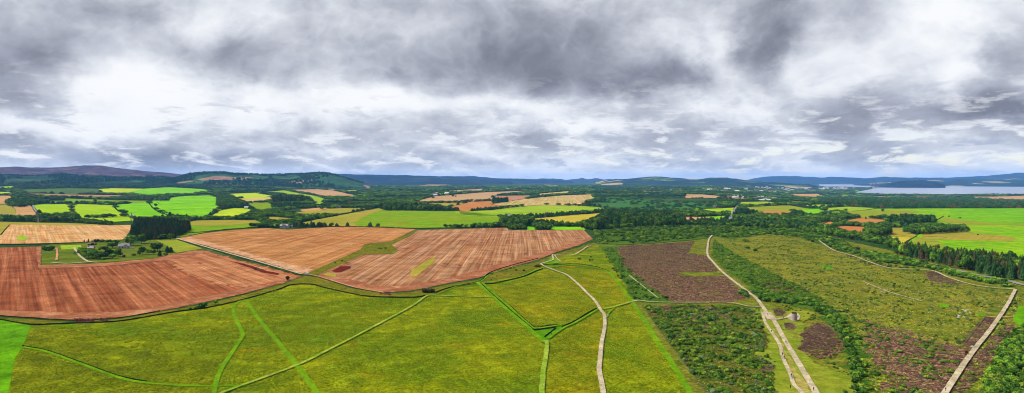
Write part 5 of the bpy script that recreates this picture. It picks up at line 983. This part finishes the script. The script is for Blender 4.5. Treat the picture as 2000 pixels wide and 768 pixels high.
shed('low dark shed right of the lone white house', (1012, 424), 20, 8, 3.2, 'stone', 'brown', rz=.1)
for i, (x, y, lb) in enumerate([(1397, 405.5, 'leftmost white cottage in the row below the dark wood'), (1403, 404.8, 'second white cottage from the left below the dark wood'), (1414, 403.5, 'third white cottage from the left below the dark wood'), (1420, 403.8, 'largest white cottage in the row below the dark wood'), (1425, 402.8, 'fifth white cottage from the left below the dark wood'), (1430, 403.5, 'white cottage nearest the grey road')]):
    house(lb, (x, y), 14+2*(i == 3), 8, 4.2, ['slate', 'pale', 'slate'][i % 3], rz=.5*(i % 3)-.3, wing=i % 2 == 0)
house('white house before the dark clump right of the grey road', (1453, 421.5), 11, 7, 3.4, rz=.2, wing=False)
house('small house with brown roof among trees left of the orange fields', (1597, 428), 12, 8, 3.4, 'brown', 'cream', rz=.2, wing=False)
shed('long pale farm shed beside the round tree', (1630, 415), 34, 14, 4.2, 'pale', 'stone', rz=-.25)
for a in [('largest farm shed with dark roof above the left bright fields', (208, 399.6), 42, 16, 5, 'slate', 'white', .1), ('pale roofed shed at the right end of the left farm', (219, 399), 28, 14, 4.5, 'pale', 'stone', -.2), ('small white shed at the left of the left farm', (198, 398.2), 18, 10, 4, 'pale', 'white', .3),
          ('white shed standing alone by the curving hedge', (259, 422.5), 20, 5, 2.4, 'pale', 'white', -.5), ('big pale shed of the far village right of the grey road', (1492, 393.8), 60, 25, 7, 'pale', 'cream', .1), ('smaller pale shed at the far village', (1476, 392.8), 26, 14, 5, 'pale', 'white', .0)]: shed(a[0], a[1], *a[2:7], rz=a[7])
for i, (x, y, lb) in enumerate([(61, 399.5, 'white steading at the right edge of the wood far left'), (66, 398.5, 'pale house just right of the white steading far left'), (85, 396.5, 'long pale house left of the small copse far left'), (92, 396, 'pale house beside the small copse far left'), (4, 424, 'pale house at the left border behind the tree belt'), (12, 424.5, 'second pale house from the left border behind the tree belt'),
    (94, 429, 'leftmost house half hidden in the tree belt'), (100, 428.5, 'second house half hidden in the tree belt'), (108, 428.5, 'third house half hidden in the tree belt'), (117, 429, 'rightmost house half hidden in the tree belt'), (504, 378.2, 'white house at the top of the lime green field'), (743, 391, 'tall pale house in the woods above the wide green field'),
    (452, 385, 'grey house at the left end of the lime green field'), (482, 407.8, 'small white house at the tip of the lime field'), (662, 406.5, 'white house in the trees left of the wide green field'), (697, 405, 'pale house in the trees, middle one of three'), (706, 404.6, 'pale house in the trees, right one of three'), (993, 380, 'pale farmhouse behind the square copse'), (1016, 379, 'white farmhouse behind the striped stubble')]):
    house(lb, (x, y), 16, 9, 4.5, ['slate', 'pale'][i % 2], 'white', rz=.6*(i % 3)-.4, wing=i % 2 == 0, nwin=2)
# villages and town far off: every house of its own, sharing a few shapes
protos = []
def town(P, n, label, group, s=(1., 1.6), kmax=99999):
    xs = [p[0] for p in P]; ys = [p[1] for p in P]; c = 0; t_ = 0
    while c < n and t_ < n*60:
        t_ += 1; q = (rng.uniform(min(xs), max(xs)), rng.uniform(min(ys), max(ys)))
        if not pip(np.array([q[0]]), np.array([q[1]]), P)[0]: continue
        if mnoise.noise((q[0]/14, q[1]/3, 2)) < -.12: continue
        x, y = gp([q])[0]; i = c % 4; k = rng.uniform(*s)
        if len(protos) < 4:
            protos.append(house(label, q, 18, 10, 5, ['slate', 'pale', 'brown', 'pale'][i], ['white', 'cream', 'cream', 'white'][i], rz=rng.uniform(-.6, .6), wing=False, group=group, nwin=2, chim=False)); protos[-1].scale = (k,)*3
        else:
            p = protos[i]; o = ob('house', None, label=label, cat='house', group=group, loc=(x, y, float(tz(x, y))), rz=rng.uniform(-.8, .8), scale=(k, k, k))
            for ch in p.children:
                if ch.name.startswith(('wall', 'roof')): d = ch.copy(); COL.objects.link(d); d.parent = o
        c += 1
town([(1420, 385.5), (1470, 383), (1500, 386), (1530, 388), (1500, 392), (1470, 389), (1440, 387)], 60, 'pale house in the village beyond the far green fields', 'houses of the near village', (.9, 1.3))
town([(1360, 371), (1420, 368), (1500, 364), (1590, 364), (1596, 374), (1520, 378), (1440, 376), (1370, 374)], 130, 'pale house in the town below the blue hills', 'houses of the distant town', (1.3, 2.4))
town([(1600, 367), (1640, 366), (1672, 367.5), (1650, 370.5), (1600, 371)], 50, 'pale house in the suburb on the spit of land by the firth', 'houses on the spit by the firth', (1.6, 2.6))
town([(1720, 391), (1800, 391), (1900, 393), (1890, 390), (1760, 388.5)], 24, 'white house in the hamlet before the firth', 'houses in the hamlet before the firth', (.9, 1.3))
town([(780, 386), (860, 372), (960, 366), (1100, 368), (1300, 369), (1340, 375), (1150, 372), (960, 374), (840, 384)], 22, 'white farmhouse scattered in the far mixed woodland', 'farmhouses in the far woodland', (1.2, 1.8))
# ------------------------------------------------------------------ the cairn
x, y = gp([(1551, 628)])[0]; z = float(lift(x, y, 8)); cr_ = ob('memorial_cairn', None, label='round grey stone memorial cairn with shaggy heather top on the paved circle', cat='monument', loc=(x, y, z), scale=(.72, .72, .92))
v = []; f = []; prof = [(2.75, -.1), (2.7, .5), (2.62, 1.6), (2.55, 3.), (2.5, 4.3), (2.42, 5.), (1.9, 5.35), (.9, 5.7), (.05, 5.8)]; n = 26; rg = np.random.default_rng(4)
for r, h in prof:
    for j in range(n): a = 2*math.pi*j/n; k = 1+rg.uniform(-.03, .03); v.append((r*k*math.cos(a), r*k*math.sin(a), h+rg.uniform(-.05, .05)))
for i in range(len(prof)-1):
    for j in range(n): f.append((i*n+j, i*n+(j+1) % n, (i+1)*n+(j+1) % n, (i+1)*n+j))
ob('stone_body', mesh('stone_body', v, f, B['stone']), cr_)
v = []; f = []; leafball(v, f, (0, 0, 5.35), 2.35, .75, 260, .28, rg); ob('top_growth', mesh('top_growth', v, f, LM['brownbush']), cr_)
ob('inscription_slab', MB().box((0, -2.68, 1.9), (1.4, .16, 1.5)).mesh('inscription_slab', B['stone']), cr_, label='smooth inscription slab on the cairn')
ob('plinth', MB().tube((0, 0, -.05), (0, 0, .3), 3.3, 3.2, 24).mesh('plinth', B['stone']), cr_)
# ------------------------------------------------------------------ people (bodies grown from a joint skeleton)
def person_mesh(stride=.22, arm=.12, seed=0):
    J = dict(pel=(0, 0, .93), sp=(0, .01, 1.12), ch=(0, 0, 1.32), nk=(0, 0, 1.48), hd=(0, .01, 1.58), tp=(0, .01, 1.70))
    E_ = [('pel', 'sp'), ('sp', 'ch'), ('ch', 'nk'), ('nk', 'hd'), ('hd', 'tp')]; Rr = dict(pel=.145, sp=.125, ch=.15, nk=.055, hd=.095, tp=.075)
    for s, n_ in ((1, 'l'), (-1, 'r')):
        st = stride*s
        J.update({n_+'hip': (s*.1, 0, .86), n_+'kn': (s*.1, st*.55-.03, .48), n_+'an': (s*.1, st, .09), n_+'to': (s*.11, st-.17, .04), n_+'sh': (s*.18, 0, 1.39), n_+'el': (s*.25, arm*s*.5, 1.12), n_+'wr': (s*.26, arm*s*-1-.08, .9), n_+'ha': (s*.26, arm*s*-1-.1, .8)})
        E_ += [('pel', n_+'hip'), (n_+'hip', n_+'kn'), (n_+'kn', n_+'an'), (n_+'an', n_+'to'), ('ch', n_+'sh'), (n_+'sh', n_+'el'), (n_+'el', n_+'wr'), (n_+'wr', n_+'ha')]
        Rr.update({n_+'hip': .105, n_+'kn': .062, n_+'an': .042, n_+'to': .04, n_+'sh': .066, n_+'el': .045, n_+'wr': .03, n_+'ha': .04})
    ks = list(J); m = bpy.data.meshes.new('person'); m.from_pydata([J[k] for k in ks], [(ks.index(a), ks.index(b)) for a, b in E_], []); o = bpy.data.objects.new('person', m); COL.objects.link(o)
    md = o.modifiers.new('s', 'SKIN'); o.modifiers.new('u', 'SUBSURF').levels = 1
    for i, k in enumerate(ks): q = m.skin_vertices[0].data[i]; q.radius = (Rr[k], Rr[k]); q.use_root = k == 'pel'
    bpy.context.view_layer.update(); dg = bpy.context.evaluated_depsgraph_get(); me = bpy.data.meshes.new_from_object(o.evaluated_get(dg)); bpy.data.objects.remove(o); me.name = 'person'
    me.materials.clear(); me.materials.append(B['skin']); return me
pm = [person_mesh(.24, .14), person_mesh(.04, .02)]
def cloth(me, lo, hi, m, nm, grow=.015, arms=True):
    b = bmesh.new(); b.from_mesh(me); bmesh.ops.delete(b, geom=[q for q in b.faces if not (lo < q.calc_center_median().z < hi) or (not arms and abs(q.calc_center_median().x) > .2)], context='FACES')
    b.normal_update()
    for q in b.verts: q.co += q.normal*grow
    r = bpy.data.meshes.new(nm); b.to_mesh(r); b.free(); r.materials.clear(); r.materials.append(m); return r
CL = {}
def person(label, pxy, jk, tr='jeans', pose=0, rz=0., lv=9, hgt=1.):
    x, y = gp([pxy])[0]; z = float(lift(x, y, lv)); o = ob('person', pm[pose], label=label, cat='person', loc=(x, y, z), rz=rz, scale=(hgt,)*3)
    for nm, lo, hi, mt, gr in (('jacket', .9, 1.47, jk, .03), ('trousers', .1, .97, tr, .014), ('hair', 1.6, 1.8, 'hair', .014), ('shoes', -.1, .12, 'black', .012)):
        k = (pose, nm, mt)
        if k not in CL: CL[k] = cloth(pm[pose], lo, hi, B[mt], nm, gr, nm != 'trousers')
        ob(nm, CL[k], o)
for a in [('person in a dark jacket walking down the main gravel path', (1535, 673), 'black', 'jeans', 0, .3), ('person in a white top walking close to the one in dark', (1537, 675.5), 'whitec', 'black', 0, .3), ('person in black standing on the narrow path by the bend', (1528.5, 697), 'black', 'black', 1, 0), ('person in blue on the narrow path just below the bend', (1531.5, 704), 'blue', 'black', 0, .2),
          ('person in dark clothes lower down on the narrow path', (1545.5, 739), 'black', 'jeans', 0, .2), ('person in a white top lower down on the narrow path', (1548.5, 743), 'whitec', 'black', 0, -.3), ('person at the bottom of the main path in a dark jacket', (1589, 766), 'black', 'jeans', 0, .4), ('person in blue on the upper stretch of the narrow path', (1507, 652), 'blue', 'jeans', 0, .3),
          ('person in black where the narrow path begins', (1498.5, 618.5), 'black', 'black', 1, 1), ('person in red on the way to the cairn', (1530, 626), 'redc', 'jeans', 0, 1.5), ('person in blue behind the one in red near the cairn', (1527.5, 628), 'blue', 'jeans', 0, 1.5), ('person in black standing right of the cairn', (1558, 624), 'black', 'black', 1, .5),
          ('person in black on the main path above the junction', (1487.5, 593), 'black', 'jeans', 0, 0), ('person in black walking high up on the main path', (1447.5, 561.5), 'black', 'black', 0, 0), ('person in a white top high up on the main path', (1451, 564.5), 'whitec', 'jeans', 0, 3), ('person in blue between the junction and the far walkers', (1465, 576), 'blue', 'jeans', 0, 3),
          ('person in dark clothes at the foot of the right path', (1847, 767), 'black', 'jeans', 0, .2), ('person in black on the mown path beside the enclosure', (1077, 657), 'black', 'jeans', 0, 1.2), ('person in teal near the bottom edge left of the narrow path', (1544, 762), 'teal', 'black', 1, 0)]: person(*a)
# ------------------------------------------------------------------ flag, boards, gate, posts
x, y = gp([(1884.5, 706)])[0]; z = float(lift(x, y, 4)); fl = ob('flag', None, label='red flag flying on a tall pale pole beside the right gravel path', cat='flag', loc=(x, y, z))
ob('pole', MB().tube((0, 0, -.2), (0, 0, 5.6), .06, .04).mesh('pole', B['steel']), fl); v = []; f = []
for i in range(9):
    for j in range(6): v.append((i*.24, .16*math.sin(i*1.1+j*.3)*i/8, 5.55-j*.3-.04*i))
for i in range(8):
    for j in range(5): a = i*6+j; f.append((a, a+1, a+7, a+6))
cm = mesh('cloth', v, f, B['flag'], True); cl = ob('cloth', cm, fl); cl.modifiers.new('t', 'SOLIDIFY').thickness = .02
def board(label, pxy, rz=0.):
    x, y = gp([pxy])[0]; o = ob('information_board', None, label=label, cat='sign', loc=(x, y, float(lift(x, y, 5))), rz=rz)
    [ob('post', MB().box((s*.45, 0, .5), (.08, .08, 1.)).mesh('post', B['wood']), o) for s in (-1, 1)]; pl_ = ob('panel', MB().box((0, 0, 0), (1.3, .06, .8)).mesh('panel', B['whitec']), o, loc=(0, -.05, 1.1)); pl_.rotation_euler = (-.7, 0, 0)
board('white information board on the widened bend of the right path', (1898.5, 682)); board('information board at the fork of gravel path and mown path', (1187, 620), .4); board('information board beside the paved circle of the cairn', (1560, 621), 1.)
def rail(label, P, name='wooden_fence', h=1.1):
    W = resamp(gp(P), 3. if h < 1 else 2.); c = W[0]; z0 = float(tz(*c)); o = ob(name, None, label=label, cat='fence', loc=(c[0], c[1], z0)); pst = MB().box((0, 0, 0), (.12, .12, h+.2)).mesh('post', B['wood'])
    for p in W: ob('post', pst, o, loc=(p[0]-c[0], p[1]-c[1], float(tz(*p))-z0+h/2-.1))
    for q in (.45, .8, 1.05):
        pm_ = MB()
        for i in range(len(W)-1): pm_.tube((W[i][0]-c[0], W[i][1]-c[1], float(tz(*W[i]))-z0+q), (W[i+1][0]-c[0], W[i+1][1]-c[1], float(tz(*W[i+1]))-z0+q), .045, n=4)
        ob('rail' if h > 1 else 'wire', pm_.mesh('rail', B['wood']), o)
rail('short grey wooden fence on the moor corner beside the sandy crossing path', [(1921, 625), (1924, 621), (1929, 616)])
rail('pale fence line between the bright pasture verge and the scrub', [(1248, 591), (1270, 622), (1288, 648), (1310, 678), (1326, 699), (1350, 731), (1377, 768)], 'post_and_wire_fence', .8)
rail('fence around the lower corner of the yellow moor', [(1921, 625), (1900, 652), (1880, 677), (1868, 681), (1845, 676), (1812, 668)], 'post_and_wire_fence', .9)
# whitish stones on the moor
sm = B['stone']
stone_m = plain('lichen_stone', (206, 200, 190), .9, .1, var=.2)
for k in range(4):
    b = bmesh.new(); bmesh.ops.create_icosphere(b, subdivisions=2, radius=.5)
    for q in b.verts: q.co *= 1+.35*mnoise.noise(q.co*2.3+Vector((k*5, 0, 0))); q.co.z *= .7
    me = bpy.data.meshes.new('boulder'); b.to_mesh(me); b.free(); me.materials.append(stone_m); protos.append(me)
BO = protos[-4:]
for P, n, lb, gr in (([(1878, 606), (1890, 605), (1901, 610), (1898, 613), (1884, 611)], 12, 'white boulder in the heap left of the wooden fence', 'boulders left of the wooden fence'), ([(1690, 552), (1730, 567), (1765, 580), (1762, 583), (1720, 570), (1688, 556)], 16, 'pale stone lying along the faint footpath', 'stones along the faint footpath'), ([(1625, 521), (1634, 523), (1634, 528), (1627, 527)], 5, 'pale stone beside the bright patch on the moor', 'stones by the bright patch'), ([(1862, 618), (1885, 614), (1890, 620), (1868, 624)], 7, 'grey stone on the moor below the boulder heap', 'stones below the boulder heap')):
    for i in range(n):
        while True:
            q = (rng.uniform(min(p[0] for p in P), max(p[0] for p in P)), rng.uniform(min(p[1] for p in P), max(p[1] for p in P)))
            if pip(np.array([q[0]]), np.array([q[1]]), P)[0]: break
        x, y = gp([q])[0]; s = rng.uniform(.7, 1.7); ob('boulder', BO[i % 4], label=lb, cat='stone', group=gr, loc=(x, y, float(tz(x, y))+.15*s), rz=rng.uniform(0, 6), scale=(s*1.2, s, s*.8))
# ------------------------------------------------------------------ tractor with harrow
x, y = gp([(500, 528)])[0]; tr_ = ob('tractor', None, label='red tractor working in the red field near the dark harrowed strip', cat='tractor', loc=(x, y, float(lift(x, y, 3))), rz=math.radians(62))
ob('bonnet', MB().box((0, -1.7, 1.35), (1., 2.1, .9), taper=.9).mesh('bonnet', B['red']), tr_); ob('chassis', MB().box((0, -.6, .85), (.7, 4., .5)).mesh('chassis', B['tyre']), tr_)
cb = ob('cab', MB().box((0, .5, 2.1), (1.5, 1.5, 1.3), taper=.9).mesh('cab', B['glass']), tr_); ob('cab_roof', MB().box((0, .5, 2.85), (1.6, 1.7, .2)).mesh('cab_roof', B['red']), cb)
for s in (-1, 1): ob('mudguard', MB().box((s*.85, .9, 1.75), (.5, 1.3, .12)).mesh('mudguard', B['red']), tr_)
def wheel(r, w_):
    a = MB().tube((-w_/2, 0, 0), (w_/2, 0, 0), r, r, 20); b = MB().tube((-w_/2-.02, 0, 0), (w_/2+.02, 0, 0), r*.5, r*.5, 14); return a.mesh('tyre', B['tyre'], False), b.mesh('rim', B['red'])
for r, w_, yy in ((.9, .5, .9), (.6, .38, -2.1)):
    a, b = wheel(r, w_)
    for s in (-1, 1): o = ob('wheel', a, tr_, loc=(s*.95, yy, r)); ob('rim', b, o)
ob('exhaust', MB().tube((.35, -1.2, 1.7), (.35, -1.2, 2.9), .06).mesh('exhaust', B['tyre']), tr_)
x, y = gp([(507, 528.5)])[0]; hr = ob('disc_harrow', None, label='wide dark disc harrow drawn behind the red tractor', cat='harrow', loc=(x, y, float(lift(x, y, 3))), rz=math.radians(62))
m = MB(); [m.box((0, q, 1.), (5.2, .25, .25)) for q in (-1, 0, 1.2)]; [m.box((s*1.6, 0, 1.), (.25, 3., .25)) for s in (-1, 1)]; m.box((0, -2.2, .9), (.25, 2.4, .2)); ob('frame', m.mesh('frame', B['steel']), hr)
for q in (-.8, .9):
    m = MB()
    for i in range(13): m.tube((-2.5+i*.42-.03, q, .5), (-2.5+i*.42+.03, q, .5), .5, .46, 12)
    ob('disc_gang', m.mesh('disc_gang', B['tyre']), hr)
m = MB(); m.tube((-2.6, 1.9, .45), (2.6, 1.9, .45), .42, .42, 14); ob('packer_roller', m.mesh('packer_roller', B['tyre']), hr)
def van(label, pxy, rz=0.):
    x, y = gp([pxy])[0]; o = ob('parked_van', None, label=label, cat='van', loc=(x, y, float(lift(x, y, 3))), rz=rz); ob('body', MB().box((.3, 0, 1.25), (3.7, 1.9, 1.7), taper=.94).box((-2., 0, .85), (1.1, 1.8, .9), taper=.9).mesh('body', B['white']), o)
    ob('windscreen', MB().box((-1.62, 0, 1.6), (.2, 1.55, .6)).mesh('windscreen', B['glass']), o); a, b = wheel(.34, .22)
    for sx_ in (-1.7, 1.3):
        for s in (-.85, .85): q = ob('wheel', a, o, loc=(sx_, s, .34), rz=math.pi/2); ob('rim', b, q)
van('white van parked at the far left corner of the golden stubble', (374, 460.5), .3); van('white van parked right of the farmhouse in the garden', (259, 486.5), .1); van('white van at the field corner where the tracks meet', (600, 537.5), -.4)
# ------------------------------------------------------------------ pylons, mast, bridge
def lattice(name, label, cat, pxy, h, wb, arms=(), m='steel', zc_=None):
    x, y = gp([pxy])[0]; o = ob(name, None, label=label, cat=cat, loc=(x, y, float(tz(x, y)))); t_ = MB(); r = wb*.035+.04; lv = 9
    c = [[(sx_*wb/2*(1-.86*i/lv), sy*wb/2*(1-.86*i/lv), h*i/lv) for sx_, sy in ((-1, -1), (1, -1), (1, 1), (-1, 1))] for i in range(lv+1)]
    for i in range(lv):
        for j in range(4): t_.tube(c[i][j], c[i+1][j], r, n=4); t_.tube(c[i][j], c[i+1][(j+1) % 4], r*.6, n=4)
    ob('lattice_tower', t_.mesh('lattice_tower', B[m]), o)
    for z_, w_ in arms: a = MB(); a.tube((-w_, 0, z_), (w_, 0, z_), r*1.2, n=4); a.tube((-w_, 0, z_), (0, 0, z_+w_*.35), r, n=4); a.tube((w_, 0, z_), (0, 0, z_+w_*.35), r, n=4); ob('crossarm', a.mesh('crossarm', B[m]), o)
lattice('electricity_pylon', 'grey lattice pylon before the tree belt on the left', 'pylon', (73, 436), 26, 5, ((17, 4.5), (21, 3.6)))
lattice('electricity_pylon', 'grey lattice pylon on the bright field near the lone white shed', 'pylon', (257, 433), 22, 4.5, ((14, 4), (18, 3)))
lattice('radio_mast', 'thin radio mast rising from the distant forest near the horizon', 'mast', (1077, 362), 95, 7)
lattice('radio_mast', 'pale mast above the distant forest right of the middle', 'mast', (1168, 366), 60, 6)
x0, y0 = gp([(1694, 367.5)], -40.)[0]; x1, y1 = gp([(1716, 365)], -40.)[0]; br = ob('road_bridge', None, label='distant cable bridge across the narrows of the firth', cat='bridge', loc=(0, 0, 0)); A = Vector((x0, y0, -30)); Bq = Vector((x1, y1, -30)); dv = (Bq-A)
ob('deck', MB().tube(tuple(A), tuple(Bq), 7, n=6).mesh('deck', B['steel']), br)
for k in (.36, .64):
    p = A+dv*k; m = MB(); m.tube((p.x, p.y, -60), (p.x, p.y, 62), 7, 4, 6); ob('tower', m.mesh('tower', B['rust']), br)
    [ob('stay_cable', MB().tube((p.x, p.y, 58), tuple(A+dv*(k+s*q)), 1.2, n=4).mesh('stay_cable', B['steel']), br) for s in (-1, 1) for q in (.08, .16, .24)]
